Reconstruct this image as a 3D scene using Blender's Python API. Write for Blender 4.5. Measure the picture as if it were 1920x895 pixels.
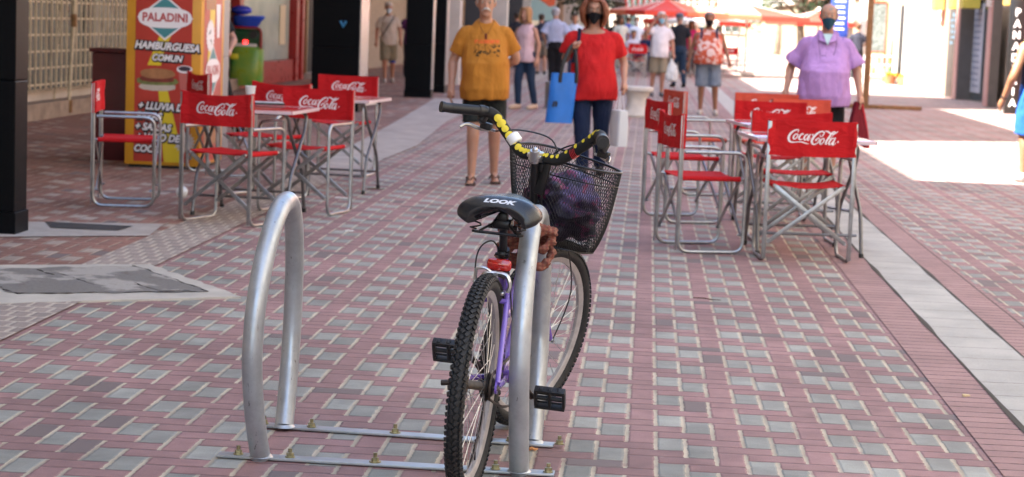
import bpy, bmesh, math, random
from mathutils import Vector, Matrix, noise, Euler
from mathutils.bvhtree import BVHTree
from math import sin, cos, pi, radians as rad, tan, sqrt
random.seed(7)
for _o in list(bpy.data.objects): bpy.data.objects.remove(_o)
scene = bpy.context.scene
C = scene.collection

# ---------------------------------------------------------------- camera
CAMH = 1.40; FPX = 3700.; ROLL = rad(2.2); PITCH = math.atan(407/3700.)
fwd = Vector((0, cos(PITCH), -sin(PITCH))); r0 = Vector((1, 0, 0)); u0 = r0.cross(fwd)
rgt = cos(ROLL)*r0 + sin(ROLL)*u0; upv = -sin(ROLL)*r0 + cos(ROLL)*u0
cd = bpy.data.cameras.new('camera'); cam = bpy.data.objects.new('camera', cd); C.objects.link(cam)
cam.matrix_world = Matrix(((rgt.x, upv.x, -fwd.x, 0), (rgt.y, upv.y, -fwd.y, 0), (rgt.z, upv.z, -fwd.z, CAMH), (0, 0, 0, 1)))
cd.sensor_width = 36; cd.lens = FPX/1920*36; cd.clip_end = 2000; cd.clip_start = 0.1
cd.dof.use_dof = True; cd.dof.focus_distance = 6.15; cd.dof.aperture_fstop = 5.6; cd.dof.aperture_blades = 7
scene.camera = cam
STREET = rad(3.728)          # the street runs 3.7 degrees to the right of the view

# ---------------------------------------------------------------- light
SUN_EL = rad(50)
sdir_s, sdir_t = .85, .52    # horizontal travel of the sunlight in street axes (right, away)
def W(s, t, z=0.):
    return Vector((s*cos(STREET)+t*sin(STREET), -s*sin(STREET)+t*cos(STREET), z))
hd = W(sdir_s, sdir_t).normalized()
ld = Vector((hd.x*cos(SUN_EL), hd.y*cos(SUN_EL), -sin(SUN_EL)))
world = bpy.data.worlds.new('World'); scene.world = world; world.use_nodes = True
nt = world.node_tree; bg = nt.nodes['Background']
sky = nt.nodes.new('ShaderNodeTexSky'); sky.sky_type = 'NISHITA'; sky.sun_disc = False
sky.sun_elevation = SUN_EL; sky.sun_rotation = math.atan2(-hd.x, -hd.y); sky.air_density = 1.0; sky.dust_density = 2.0; sky.ozone_density = 1.0
nt.links.new(sky.outputs[0], bg.inputs[0]); bg.inputs[1].default_value = 0.09
sl = bpy.data.lights.new('sun', 'SUN'); sl.energy = 4.8; sl.angle = rad(.53); sl.color = (1, .95, .86)
so = bpy.data.objects.new('sun', sl); C.objects.link(so); so.rotation_euler = ld.to_track_quat('-Z', 'Y').to_euler()
scene.view_settings.view_transform = 'Standard'; scene.view_settings.look = 'None'
scene.view_settings.gamma = 1; scene.view_settings.exposure = 2.93

# ---------------------------------------------------------------- helpers
def G(px, py, z=0.):
    d = fwd + rgt*((px-960)/FPX) - upv*((py-447.5)/FPX); k = (z-CAMH)/d.z
    return Vector((d.x*k, d.y*k, z))
def ident(o, label=None, cat=None, group=None, kind=None):
    if label: o['label'] = label
    if cat: o['category'] = cat
    if group: o['group'] = group
    if kind: o['kind'] = kind
    return o
def empty(name, loc, rz=0., label=None, cat=None, group=None):
    o = bpy.data.objects.new(name, None); C.objects.link(o); o.empty_display_size = .1
    o.location = loc; o.rotation_euler = (0, 0, rz); return ident(o, label, cat, group)
def obj(name, bm, m, parent=None, smooth=True, label=None, cat=None, group=None, kind=None, loc=None, rz=None):
    me = bpy.data.meshes.new(name)
    if isinstance(bm, bpy.types.Mesh): me = bm
    else: bm.normal_update(); bm.to_mesh(me); bm.free()
    for mm in (m if isinstance(m, (list, tuple)) else [m]): me.materials.append(mm)
    if smooth:
        me.polygons.foreach_set('use_smooth', [True]*len(me.polygons))
        try: me.set_sharp_from_angle(angle=rad(38))
        except Exception: pass
    o = bpy.data.objects.new(name, me); C.objects.link(o)
    if parent: o.parent = parent
    if loc is not None: o.location = loc
    if rz is not None: o.rotation_euler = (0, 0, rz)
    return ident(o, label, cat, group, kind)
NB = bmesh.new
def box(bm, c, s, rot=None, mi=0, bev=0.):
    M = Matrix.Translation(c) @ (rot.to_4x4() if rot else Matrix.Identity(4)) @ Matrix.Diagonal((s[0], s[1], s[2], 1))
    r = bmesh.ops.create_cube(bm, size=1, matrix=M)
    fs = set(f for v in r['verts'] for f in v.link_faces)
    for f in fs: f.material_index = mi
    if bev > 0:
        es = list(set(e for v in r['verts'] for e in v.link_edges))
        bmesh.ops.bevel(bm, geom=es, offset=bev, segments=2, affect='EDGES', profile=.5)
    return r['verts']
def frames(P, closed=False):
    n = len(P); T = []
    for i in range(n):
        a = P[(i-1) % n] if (closed or i > 0) else P[i]; b = P[(i+1) % n] if (closed or i < n-1) else P[i]
        T.append((b-a).normalized())
    up = Vector((0, 0, 1)) if abs(T[0].z) < .9 else Vector((1, 0, 0))
    N = [(up-T[0]*up.dot(T[0])).normalized()]
    for i in range(1, n):
        v = N[-1]-T[i]*N[-1].dot(T[i]); N.append(v.normalized())
    return T, N
def tube(bm, pts, r, n=10, closed=False, flat=1., mi=0):
    P = [Vector(p) for p in pts]; T, N = frames(P, closed)
    R = r if isinstance(r, (list, tuple)) else [r]*len(P)
    rings = []
    for p, t, nn, rr in zip(P, T, N, R):
        b = t.cross(nn)
        rings.append([bm.verts.new(p+nn*(rr*cos(2*pi*k/n))+b*(rr*flat*sin(2*pi*k/n))) for k in range(n)])
    m = len(rings)
    for i in range(m if closed else m-1):
        a, b = rings[i], rings[(i+1) % m]
        for k in range(n):
            f = bm.faces.new((a[k], a[(k+1) % n], b[(k+1) % n], b[k])); f.material_index = mi
    if not closed:
        bm.faces.new(rings[0][::-1]).material_index = mi; bm.faces.new(rings[-1]).material_index = mi
def smoothpath(pts, k=6, closed=False):
    P = [Vector(p) for p in pts]; n = len(P); out = []
    for i in range(n if closed else n-1):
        g = lambda j: P[j % n] if closed else P[max(0, min(n-1, j))]
        a, b, c, d = g(i-1), g(i), g(i+1), g(i+2)
        for q in range(k):
            t = q/k
            out.append(.5*((2*b)+(c-a)*t+(2*a-5*b+4*c-d)*t*t+(3*b-a-3*c+d)*t*t*t))
    if not closed: out.append(P[-1])
    return out
def bendpath(pts, rad_, k=5):
    """polyline with rounded corners"""
    P = [Vector(p) for p in pts]; out = [P[0]]
    for i in range(1, len(P)-1):
        a, b, c = P[i-1], P[i], P[i+1]; u = (a-b); v = (c-b)
        q = min(rad_, u.length*.48, v.length*.48); A = b+u.normalized()*q; B = b+v.normalized()*q
        for j in range(k+1):
            t = j/k; out.append(A*(1-t)**2+b*2*t*(1-t)+B*t*t)
    out.append(P[-1]); return out
def bar(bm, a, b, w, th, side=(0, 1, 0), mi=0):
    a = Vector(a); b = Vector(b); d = (b-a); L = d.length; x = d.normalized(); y = Vector(side); y = (y-x*x.dot(y)).normalized(); z = x.cross(y)
    R = Matrix((x, y, z)).transposed()
    return box(bm, (a+b)/2, (L, th, w), R, mi, min(w, th)*.12)
def loft(bm, rings, n=20, cap=True, mi=0, pw=2.):
    """rings: (cx,cy,z,rx,ry[,tilt]) horizontal ellipses"""
    L = []
    for q in rings:
        cx, cy, z, rx, ry = q[:5]; tl = q[5] if len(q) > 5 else 0
        row = []
        for k in range(n):
            a = 2*pi*k/n; ca, sa = cos(a), sin(a)
            ex = math.copysign(abs(ca)**(2/pw), ca); ey = math.copysign(abs(sa)**(2/pw), sa)
            row.append(bm.verts.new((cx+rx*ex, cy+ry*ey, z+tl*ey)))
        L.append(row)
    for i in range(len(L)-1):
        a, b = L[i], L[i+1]
        for k in range(n): bm.faces.new((a[k], a[(k+1) % n], b[(k+1) % n], b[k])).material_index = mi
    if cap: bm.faces.new(L[0][::-1]).material_index = mi; bm.faces.new(L[-1]).material_index = mi
def ball(bm, c, r, s=(1, 1, 1), sub=2, mi=0):
    M = Matrix.Translation(c) @ Matrix.Diagonal((s[0], s[1], s[2], 1))
    r_ = bmesh.ops.create_icosphere(bm, subdivisions=sub, radius=r, matrix=M)
    for f in set(f for v in r_['verts'] for f in v.link_faces): f.material_index = mi
def cyl(bm, a, b, r, n=16, r2=None, mi=0): tube(bm, [a, b], [r, r if r2 is None else r2], n, mi=mi)
def sheet(bm, pts, z=0., th=0., mi=0):
    top = [bm.verts.new((p[0], p[1], z)) for p in pts]; bm.faces.new(top).material_index = mi
    if th:
        bo = [bm.verts.new((p[0], p[1], z-th)) for p in pts]; n = len(pts); bm.faces.new(bo[::-1]).material_index = mi
        for i in range(n): bm.faces.new((top[i], bo[i], bo[(i+1) % n], top[(i+1) % n])).material_index = mi
def evalmesh(me, mods):
    o = bpy.data.objects.new('tmp', me); C.objects.link(o)
    for ty, kw in mods:
        m = o.modifiers.new(ty, ty)
        for k, v in kw.items(): setattr(m, k, v)
    dg = bpy.context.evaluated_depsgraph_get(); dg.update()
    r = bpy.data.meshes.new_from_object(o.evaluated_get(dg)); bpy.data.objects.remove(o)
    return r
def remesh(bm, vox, it=3):
    bmesh.ops.recalc_face_normals(bm, faces=bm.faces[:])
    me = bpy.data.meshes.new('t'); bm.to_mesh(me); bm.free()
    return evalmesh(me, [('REMESH', dict(mode='VOXEL', voxel_size=vox)), ('SMOOTH', dict(factor=.5, iterations=it))])
def ripple(me, amp, sc=(9, 9, 5), seed=0., where=None):
    nr = [v.normal.copy() for v in me.vertices]
    for v, n_ in zip(me.vertices, nr):
        c = v.co; w = 1. if where is None else where(c)
        d = noise.noise(Vector((c.x*sc[0]+seed, c.y*sc[1], c.z*sc[2])))+.5*noise.noise(Vector((c.x*sc[0]*2.3, c.y*sc[1]*2.3+seed, c.z*sc[2]*2.1)))
        v.co = c+n_*(d*amp*w)
    return me
def textmesh(s, size, shear=0., bold=0., extr=.0, align='CENTER', sp=1., line=1.):
    c = bpy.data.curves.new('txt', 'FONT'); c.body = s; c.size = size; c.shear = shear; c.offset = bold; c.extrude = extr
    c.align_x = align; c.align_y = 'CENTER'; c.space_character = sp; c.space_line = line; c.resolution_u = 4; c.fill_mode = 'FRONT' if extr == 0 else 'BOTH'
    o = bpy.data.objects.new('tmp', c); C.objects.link(o)
    dg = bpy.context.evaluated_depsgraph_get(); dg.update()
    me = bpy.data.meshes.new_from_object(o.evaluated_get(dg)); bpy.data.objects.remove(o); return me
def addmesh(bm, me, f=None, mi=0):
    n0 = len(bm.verts); nf = len(bm.faces); bm.from_mesh(me); bm.verts.ensure_lookup_table(); bm.faces.ensure_lookup_table()
    if f:
        for v in bm.verts[n0:]: v.co = f(v.co)
    for q in bm.faces[nf:]: q.material_index = mi
def copy_tree(o, parent=None):
    c = o.copy(); C.objects.link(c); c.parent = parent
    for ch in list(o.children): copy_tree(ch, c)
    return c

# ---------------------------------------------------------------- materials
def mat(name, col, rough=.6, metal=0., var=0., vs=8., bump=0., bs=60., col2=None, spec=.5, coat=0., trans=0., emit=None, alpha=1.):
    m = bpy.data.materials.new(name); m.use_nodes = True; n = m.node_tree.nodes; l = m.node_tree.links; b = n['Principled BSDF']
    c = (col[0], col[1], col[2], 1); b.inputs['Base Color'].default_value = c
    b.inputs['Roughness'].default_value = rough; b.inputs['Metallic'].default_value = metal
    b.inputs['Specular IOR Level'].default_value = spec; b.inputs['Coat Weight'].default_value = coat
    b.inputs['Transmission Weight'].default_value = trans
    if emit: b.inputs['Emission Color'].default_value = (*emit[:3], 1); b.inputs['Emission Strength'].default_value = emit[3]
    if var or col2 or bump: tc = n.new('ShaderNodeTexCoord')
    if var or col2:
        t = n.new('ShaderNodeTexNoise'); t.inputs['Scale'].default_value = vs; t.inputs['Detail'].default_value = 6; t.inputs['Roughness'].default_value = .62
        l.new(tc.outputs['Object'], t.inputs['Vector'])
        r = n.new('ShaderNodeValToRGB'); e = r.color_ramp.elements; e[0].position = .32; e[1].position = .68
        c2 = col2 or tuple(x*(1+var) for x in col)
        e[0].color = tuple(x*(1-var) for x in col)+(1,); e[1].color = (*c2, 1)
        l.new(t.outputs[0], r.inputs[0]); l.new(r.outputs[0], b.inputs['Base Color'])
        if rough > .1:
            mr = n.new('ShaderNodeMapRange'); mr.inputs['To Min'].default_value = max(.03, rough-.12); mr.inputs['To Max'].default_value = min(1, rough+.12)
            l.new(t.outputs[0], mr.inputs['Value']); l.new(mr.outputs[0], b.inputs['Roughness'])
    if bump:
        t2 = n.new('ShaderNodeTexNoise'); t2.inputs['Scale'].default_value = bs; t2.inputs['Detail'].default_value = 5; l.new(tc.outputs['Object'], t2.inputs['Vector'])
        bp = n.new('ShaderNodeBump'); bp.inputs['Strength'].default_value = min(1, bump); bp.inputs['Distance'].default_value = .004
        l.new(t2.outputs[0], bp.inputs['Height']); l.new(bp.outputs[0], b.inputs['Normal'])
    return m
class NG:
    """tiny math-node helper"""
    def __init__(s, m): s.t = m.node_tree; s.n = s.t.nodes; s.l = s.t.links
    def m(s, op, a, b=None, c=None):
        q = s.n.new('ShaderNodeMath'); q.operation = op
        for i, v in enumerate((a, b, c)):
            if v is None: continue
            if isinstance(v, (int, float)): q.inputs[i].default_value = v
            else: s.l.new(v, q.inputs[i])
        return q.outputs[0]
    def mix(s, f, a, b):
        q = s.n.new('ShaderNodeMix'); q.data_type = 'RGBA'
        for i, v in ((0, f), (6, a), (7, b)):
            if isinstance(v, (int, float)): q.inputs[i].default_value = v
            elif isinstance(v, tuple): q.inputs[i].default_value = (*v[:3], 1)
            else: s.l.new(v, q.inputs[i])
        return q.outputs[2]
    def noise(s, vec, scale, det=4, rough=.5):
        q = s.n.new('ShaderNodeTexNoise'); q.inputs['Scale'].default_value = scale; q.inputs['Detail'].default_value = det; q.inputs['Roughness'].default_value = rough
        s.l.new(vec, q.inputs['Vector']); return q.outputs[0]
    def ss(s, x, lo, hi, a=0., b=1.):
        q = s.n.new('ShaderNodeMapRange'); q.interpolation_type = 'SMOOTHSTEP'
        for i, v in ((0, x), (1, lo), (2, hi), (3, a), (4, b)):
            if isinstance(v, (int, float)): q.inputs[i].default_value = v
            else: s.l.new(v, q.inputs[i])
        return q.outputs[0]
def paving(name, red, red2, grey, dirt=.25, w=.099, allred=False, s0=.085, t0=6.48, joint=(.46, .39, .29), tone=1.):
    """herringbone block paving, blocks w x 2w, every third lengthwise column red"""
    m = bpy.data.materials.new(name); m.use_nodes = True; g = NG(m); b = g.n['Principled BSDF']
    tc = g.n.new('ShaderNodeTexCoord'); sx = g.n.new('ShaderNodeSeparateXYZ'); g.l.new(tc.outputs['Object'], sx.inputs[0])
    ob = tc.outputs['Object']
    wob = g.noise(ob, 14, 2); wob2 = g.m('MULTIPLY', g.m('SUBTRACT', wob, .5), .05)
    u = g.m('ADD', g.m('DIVIDE', g.m('SUBTRACT', sx.outputs[0], s0), w), wob2)
    v = g.m('ADD', g.m('DIVIDE', g.m('SUBTRACT', sx.outputs[1], t0), w), wob2)
    i = g.m('FLOOR', u); j = g.m('FLOOR', v); fu = g.m('SUBTRACT', u, i); fv = g.m('SUBTRACT', v, j)
    # column 0 starts a lengthwise block at t0: m must be 2 there
    mm = g.m('FLOORED_MODULO', g.m('ADD', g.m('ADD', i, j), 2), 4)
    is0 = g.m('COMPARE', mm, 0, .1); is1 = g.m('COMPARE', mm, 1, .1); is2 = g.m('COMPARE', mm, 2, .1); is3 = g.m('COMPARE', mm, 3, .1)
    L = g.m('ADD', fu, g.m('MULTIPLY', is1, 5)); Rr = g.m('ADD', g.m('SUBTRACT', 1, fu), g.m('MULTIPLY', is0, 5))
    B = g.m('ADD', fv, g.m('MULTIPLY', is3, 5)); T = g.m('ADD', g.m('SUBTRACT', 1, fv), g.m('MULTIPLY', is2, 5))
    lat = g.m('MINIMUM', L, Rr); lon = g.m('MINIMUM', B, T); dist = g.m('MINIMUM', lat, lon)
    bi = g.m('SUBTRACT', i, is1); bj = g.m('SUBTRACT', j, is3)
    cv = g.n.new('ShaderNodeCombineXYZ'); g.l.new(bi, cv.inputs[0]); g.l.new(bj, cv.inputs[1])
    wn = g.n.new('ShaderNodeTexWhiteNoise'); wn.noise_dimensions = '3D'; g.l.new(cv.outputs[0], wn.inputs['Vector'])
    vert = g.m('ADD', is2, is3); isred = g.m('COMPARE', g.m('FLOORED_MODULO', i, 3), 2, .1)
    gr = g.m('MULTIPLY', vert, g.m('SUBTRACT', 1, isred))
    if allred: gr = g.m('MULTIPLY', gr, g.m('GREATER_THAN', wn.outputs['Value'], .62))
    rcol = g.mix(wn.outputs['Value'], red, red2)
    base = g.mix(gr, rcol, grey)
    # per block brightness, small grain, large stains
    bri = g.ss(wn.outputs['Value'], 0, 1, .86*tone, 1.12*tone)
    grain = g.ss(g.noise(ob, 260, 3, .7), .25, .75, .80, 1.18)
    mid = g.ss(g.noise(ob, 7, 5, .65), .3, .7, .86, 1.10)
    big = g.ss(g.noise(ob, .9, 5, .6), .35, .65, 1-dirt, 1.06)
    salt = g.ss(g.noise(ob, 1.7, 7, .72), .60, .72, 0, .35)
    black = g.ss(g.noise(ob, 3.3, 6, .8), .66, .74, 0, .5)
    k = g.m('MULTIPLY', g.m('MULTIPLY', bri, grain), g.m('MULTIPLY', mid, big))
    vm = g.n.new('ShaderNodeVectorMath'); vm.operation = 'SCALE'; g.l.new(base, vm.inputs[0]); g.l.new(k, vm.inputs['Scale'])
    jn = g.noise(ob, 30, 4, .6)
    jw = g.ss(jn, .3, .7, .045, .10)
    jm = g.m('LESS_THAN', lat, jw)                       # sandy joint along the street
    jt = g.m('MULTIPLY', g.m('LESS_THAN', lon, g.ss(jn, .3, .7, .040, .085)), .8)   # tight joint across
    sandtone = g.ss(g.noise(ob, 3.1, 3), .3, .7, .75, 1.1)
    vj = g.n.new('ShaderNodeVectorMath'); vj.operation = 'SCALE'; vj.inputs[0].default_value = joint; g.l.new(sandtone, vj.inputs['Scale'])
    c1 = g.mix(jt, vm.outputs[0], tuple(x*.42 for x in red))
    c2 = g.mix(g.m('MULTIPLY', jm, g.ss(g.noise(ob, 11, 3), .25, .5, .35, 1)), c1, vj.outputs[0])
    odd = g.m('GREATER_THAN', wn.outputs['Value'], .965)
    c2 = g.mix(g.m('MULTIPLY', odd, g.m('SUBTRACT', 1, jm)), c2, (.17, .13, .12))
    gv = g.n.new('ShaderNodeTexVoronoi'); gv.inputs['Scale'].default_value = 3.2; g.l.new(ob, gv.inputs['Vector']); gs = g.n.new('ShaderNodeSeparateColor'); g.l.new(gv.outputs['Color'], gs.inputs[0])
    gum = g.m('MULTIPLY', g.m('LESS_THAN', gv.outputs['Distance'], g.ss(gs.outputs[1], 0, 1, .025, .055)), g.m('MULTIPLY', g.m('GREATER_THAN', gs.outputs[0], .72), .45))
    c2 = g.mix(gum, c2, (.09, .075, .07))
    c2 = g.mix(black, g.mix(salt, c2, (.44, .41, .38)), (.10, .08, .07))
    g.l.new(c2, b.inputs['Base Color'])
    b.inputs['Roughness'].default_value = .78; b.inputs['Specular IOR Level'].default_value = .35
    h = g.ss(dist, .02, .15, 0, 1); tilt = g.m('MULTIPLY', wn.outputs['Value'], .25)
    hh = g.m('ADD', g.m('ADD', h, tilt), g.m('MULTIPLY', g.noise(ob, 180, 4, .7), .35))
    bp = g.n.new('ShaderNodeBump'); bp.inputs['Strength'].default_value = .8; bp.inputs['Distance'].default_value = .005
    g.l.new(hh, bp.inputs['Height']); g.l.new(bp.outputs[0], b.inputs['Normal'])
    return m
def soldier(name, c1, c2, length, width, t0=0., jd=(.08, .04, .035), jw=.07, s0=0., bumpd=.005, stag=0.):
    """plain rows of blocks laid across the street: rows 'length' deep, 'width' wide"""
    m = bpy.data.materials.new(name); m.use_nodes = True; g = NG(m); b = g.n['Principled BSDF']
    tc = g.n.new('ShaderNodeTexCoord'); sx = g.n.new('ShaderNodeSeparateXYZ'); g.l.new(tc.outputs['Object'], sx.inputs[0]); ob = tc.outputs['Object']
    wb = g.m('MULTIPLY', g.m('SUBTRACT', g.noise(ob, 6, 2), .5), .10)
    v = g.m('ADD', g.m('DIVIDE', sx.outputs[1], length), wb); j = g.m('FLOOR', v); fv = g.m('SUBTRACT', v, j)
    u = g.m('ADD', g.m('DIVIDE', g.m('SUBTRACT', sx.outputs[0], s0), width), g.m('MULTIPLY', g.m('FLOORED_MODULO', j, 2), stag)); i = g.m('FLOOR', u); fu = g.m('SUBTRACT', u, i)
    cv = g.n.new('ShaderNodeCombineXYZ'); g.l.new(i, cv.inputs[0]); g.l.new(j, cv.inputs[1])
    wn = g.n.new('ShaderNodeTexWhiteNoise'); g.l.new(cv.outputs[0], wn.inputs['Vector'])
    base = g.mix(wn.outputs['Value'], c1, c2)
    k = g.m('MULTIPLY', g.ss(g.noise(ob, 150, 4, .7), .25, .75, .85, 1.12), g.ss(g.noise(ob, 2.5, 5, .6), .3, .7, .82, 1.08))
    vm = g.n.new('ShaderNodeVectorMath'); vm.operation = 'SCALE'; g.l.new(base, vm.inputs[0]); g.l.new(k, vm.inputs['Scale'])
    d1 = g.m('MINIMUM', fv, g.m('SUBTRACT', 1, fv)); d2 = g.m('MULTIPLY', g.m('MINIMUM', fu, g.m('SUBTRACT', 1, fu)), width/length)
    d = g.m('MINIMUM', d1, d2); jn = g.ss(g.noise(ob, 20, 3), .3, .7, jw*.35, jw)
    c = g.mix(g.m('LESS_THAN', d, jn), vm.outputs[0], jd); g.l.new(c, b.inputs['Base Color']); b.inputs['Roughness'].default_value = .8
    bp = g.n.new('ShaderNodeBump'); bp.inputs['Strength'].default_value = .7; bp.inputs['Distance'].default_value = bumpd
    g.l.new(g.m('ADD', g.ss(d, jw*.3, jw*1.6, 0, 1), g.m('MULTIPLY', g.noise(ob, 160, 3), .2)), bp.inputs['Height']); g.l.new(bp.outputs[0], b.inputs['Normal'])
    return m
M = {}
M['pave'] = paving('street_blocks', (.345, .200, .185), (.298, .168, .158), (.305, .300, .262))
M['pave_walk'] = paving('sidewalk_blocks', (.33, .165, .125), (.28, .145, .11), (.38, .30, .245), dirt=.35, allred=True, joint=(.33, .25, .19), tone=1.0)
M['soldier'] = soldier('border_blocks', (.340, .200, .178), (.30, .172, .155), .099, .4, s0=-.1)
M['slabs'] = soldier('drain_slabs', (.43, .405, .355), (.40, .375, .33), .30, 9., jd=(.16, .15, .14), jw=.018, s0=-3.)
M['ridged'] = soldier('ridged_blocks', (.33, .265, .225), (.27, .215, .185), .145, .092, jd=(.46, .385, .31), jw=.085, stag=.5)
M['concrete'] = mat('concrete', (.37, .325, .29), .85, var=.22, vs=3, bump=.5, bs=90)
M['concrete_pale'] = mat('concrete_pale', (.44, .40, .34), .85, var=.15, vs=5, bump=.5, bs=90)
M['cast'] = mat('cast_concrete', (.56, .54, .49), .8, var=.1, vs=9, bump=.4, bs=120)
M['granite'] = mat('black_granite', (.002, .0022, .003), .4, var=.3, vs=90, spec=.10, col2=(.004, .0045, .006))
M['greygranite'] = mat('grey_granite', (.20, .20, .21), .35, var=.25, vs=40)
M['chrome'] = mat('bright_trim', (.55, .56, .58), .25, metal=1.)
M['plaster'] = mat('plaster', (.50, .47, .42), .85, var=.12, vs=2, bump=.3)
M['plaster2'] = mat('cream_plaster', (.46, .42, .36), .85, var=.1, vs=1.5, bump=.3)
M['plaster3'] = mat('peach_plaster', (.44, .24, .16), .85, var=.08, vs=1.5, bump=.3)
M['pink'] = mat('pink_tile', (.50, .28, .25), .5, var=.12, vs=6)
M['white'] = mat('white_paint', (.66, .65, .62), .55, var=.04, vs=5)
M['glass'] = mat('window_glass', (.05, .065, .07), .06, spec=.8)
M['paneglass'] = mat('shop_glass', (.34, .46, .40), .12, var=.15, vs=.8, col2=(.46, .56, .48))
M['open_shade'] = mat('interior_shade_paint', (.010, .010, .011), .7)  # near-black colour stands in for shade inside open doorways
M['frame_dark'] = mat('dark_frame', (.05, .05, .055), .4, metal=.5)
M['maroon'] = mat('maroon_metal', (.085, .007, .010), .4, var=.15, vs=5)
M['redpaint'] = mat('red_paint', (.30, .012, .012), .3, var=.12, vs=6)
M['orangewood'] = mat('orange_wood', (.30, .07, .025), .5, var=.2, vs=12)
M['redcloth'] = mat('red_canvas', (.47, .011, .014), .85, var=.10, vs=5, bump=.35, bs=420, spec=.2)
M['fadedcloth'] = mat('faded_canvas', (.52, .075, .045), .9, var=.12, vs=6, bump=.35, bs=420, spec=.2)
M['whiteprint'] = mat('white_print', (.80, .76, .76), .8)
M['alu'] = mat('dull_aluminium', (.34, .35, .36), .36, metal=.85, var=.18, vs=16)
M['aludark'] = mat('dark_steel_tube', (.17, .17, .175), .38, metal=.8, var=.2, vs=20)
M['redtop'] = mat('red_tabletop', (.42, .012, .020), .16, var=.06, vs=4, coat=.3)
M['plasticblack'] = mat('black_plastic', (.013, .013, .014), .45, bump=.2, bs=300)
M['whiteplastic'] = mat('white_plastic', (.75, .75, .73), .4)
M['tan'] = mat('tan_stone', (.33, .24, .16), .7, var=.15, vs=5)
M['brownstack'] = mat('stacked_stone', (.30, .24, .18), .85, var=.3, vs=12, bump=.6, bs=12)
def galv():
    m = mat('galvanised_steel', (.40, .42, .44), .42, metal=.6); g = NG(m); b = g.n['Principled BSDF']
    tc = g.n.new('ShaderNodeTexCoord'); ob = tc.outputs['Object']
    vo = g.n.new('ShaderNodeTexVoronoi'); vo.inputs['Scale'].default_value = 55; g.l.new(ob, vo.inputs['Vector'])
    sep = g.n.new('ShaderNodeSeparateColor'); g.l.new(vo.outputs['Color'], sep.inputs[0])
    k = g.m('MULTIPLY', g.ss(sep.outputs[0], 0, 1, .97, 1.03), g.ss(g.noise(ob, 6, 6, .7), .3, .7, .88, 1.08))
    mp = g.n.new('ShaderNodeMapping'); mp.inputs['Scale'].default_value = (60, 60, 7); g.l.new(ob, mp.inputs[0])
    sc = g.ss(g.noise(mp.outputs[0], 1, 5, .75), .62, .70, 0, .75)
    vm = g.n.new('ShaderNodeVectorMath'); vm.operation = 'SCALE'; vm.inputs[0].default_value = (.40, .43, .46); g.l.new(k, vm.inputs['Scale'])
    g.l.new(g.mix(sc, vm.outputs[0], (.10, .085, .07)), b.inputs['Base Color'])
    g.l.new(g.ss(g.noise(ob, 18, 5), .3, .7, .30, .52), b.inputs['Roughness'])
    bp = g.n.new('ShaderNodeBump'); bp.inputs['Strength'].default_value = .12; bp.inputs['Distance'].default_value = .002
    g.l.new(g.noise(ob, 45, 5, .7), bp.inputs['Height']); g.l.new(bp.outputs[0], b.inputs['Normal'])
    return m
M['galv'] = galv()
M['rust'] = mat('rusty_steel', (.22, .12, .05), .8, var=.35, vs=20, bump=.4)
SK = {}
def skin(tone):
    if tone not in SK:
        c = {'light': (.40, .205, .135), 'tan': (.36, .17, .10), 'brown': (.24, .11, .06)}[tone]
        SK[tone] = mat('skin_'+tone, c, .5, var=.10, vs=14, bump=.15, bs=150)
        SK[tone].node_tree.nodes['Principled BSDF'].inputs['Subsurface Weight'].default_value = .08
    return SK[tone]
CL = {}
def folds(m, sc=(7, 7, 3.5), dist=.035, st=.75):
    """soft garment folds under the weave"""
    g = NG(m); tc = g.n.new('ShaderNodeTexCoord'); mp = g.n.new('ShaderNodeMapping'); mp.inputs['Scale'].default_value = sc; mp.inputs['Rotation'].default_value = (.3, .5, .2)
    g.l.new(tc.outputs['Object'], mp.inputs[0]); nz = g.n.new('ShaderNodeTexNoise'); nz.inputs['Scale'].default_value = 1.; nz.inputs['Detail'].default_value = 3; nz.inputs['Distortion'].default_value = 1.6; g.l.new(mp.outputs[0], nz.inputs['Vector'])
    b = g.n['Principled BSDF']; bp = g.n.new('ShaderNodeBump'); bp.inputs['Strength'].default_value = st; bp.inputs['Distance'].default_value = dist
    if b.inputs['Normal'].links: g.l.new(b.inputs['Normal'].links[0].from_socket, bp.inputs['Normal'])
    g.l.new(nz.outputs[0], bp.inputs['Height']); g.l.new(bp.outputs[0], b.inputs['Normal']); return m
def cloth(col, rough=.88):
    k = tuple(round(x, 3) for x in col)
    if k not in CL: CL[k] = folds(mat('cloth', col, rough, var=.08, vs=10, bump=.3, bs=350, spec=.2))
    return CL[k]

for _k in ('redcloth', 'fadedcloth'): folds(M[_k], (8, 8, 15), .018, .6)
# ================================================================ THE SETTING
RZ = -STREET
def strip(name, s0, s1, t0, t1, z, m, th=0.):
    bm = NB(); sheet(bm, [(s0, t0), (s1, t0), (s1, t1), (s0, t1)], z, th)
    return obj(name, bm, m, smooth=False, kind='structure', rz=RZ)
strip('ground', -400, 400, -200, 700, 0., M['pave'])
strip('sidewalk', -40, -3.0, -60, 320, .004, M['pave_walk'])
strip('light_band', -3.0, -2.62, -60, 17, .008, M['ridged'])
strip('light_band', -2.98, -2.62, 34.5, 160, .008, M['ridged'])
bm = NB(); sheet(bm, [(-3.0, 17), (-2.45, 17.15), (-2.55, 19), (-2.48, 21.5), (-2.7, 26.8), (-2.75, 34.5), (-3.7, 34.5), (-3.4, 28), (-3.2, 23), (-3.1, 20)], .010)
obj('concrete_pavement', bm, M['concrete'], smooth=False, kind='structure', rz=RZ)
for s0, s1, z, m in ((1.205, 1.41, .004, 'soldier'), (1.41, 1.72, .005, 'slabs'), (1.72, 1.93, .004, 'soldier')):
    strip('border_band' if m == 'soldier' else 'drain_channel', s0, s1, -60, 320, z, M[m])
bm = NB()
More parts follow.
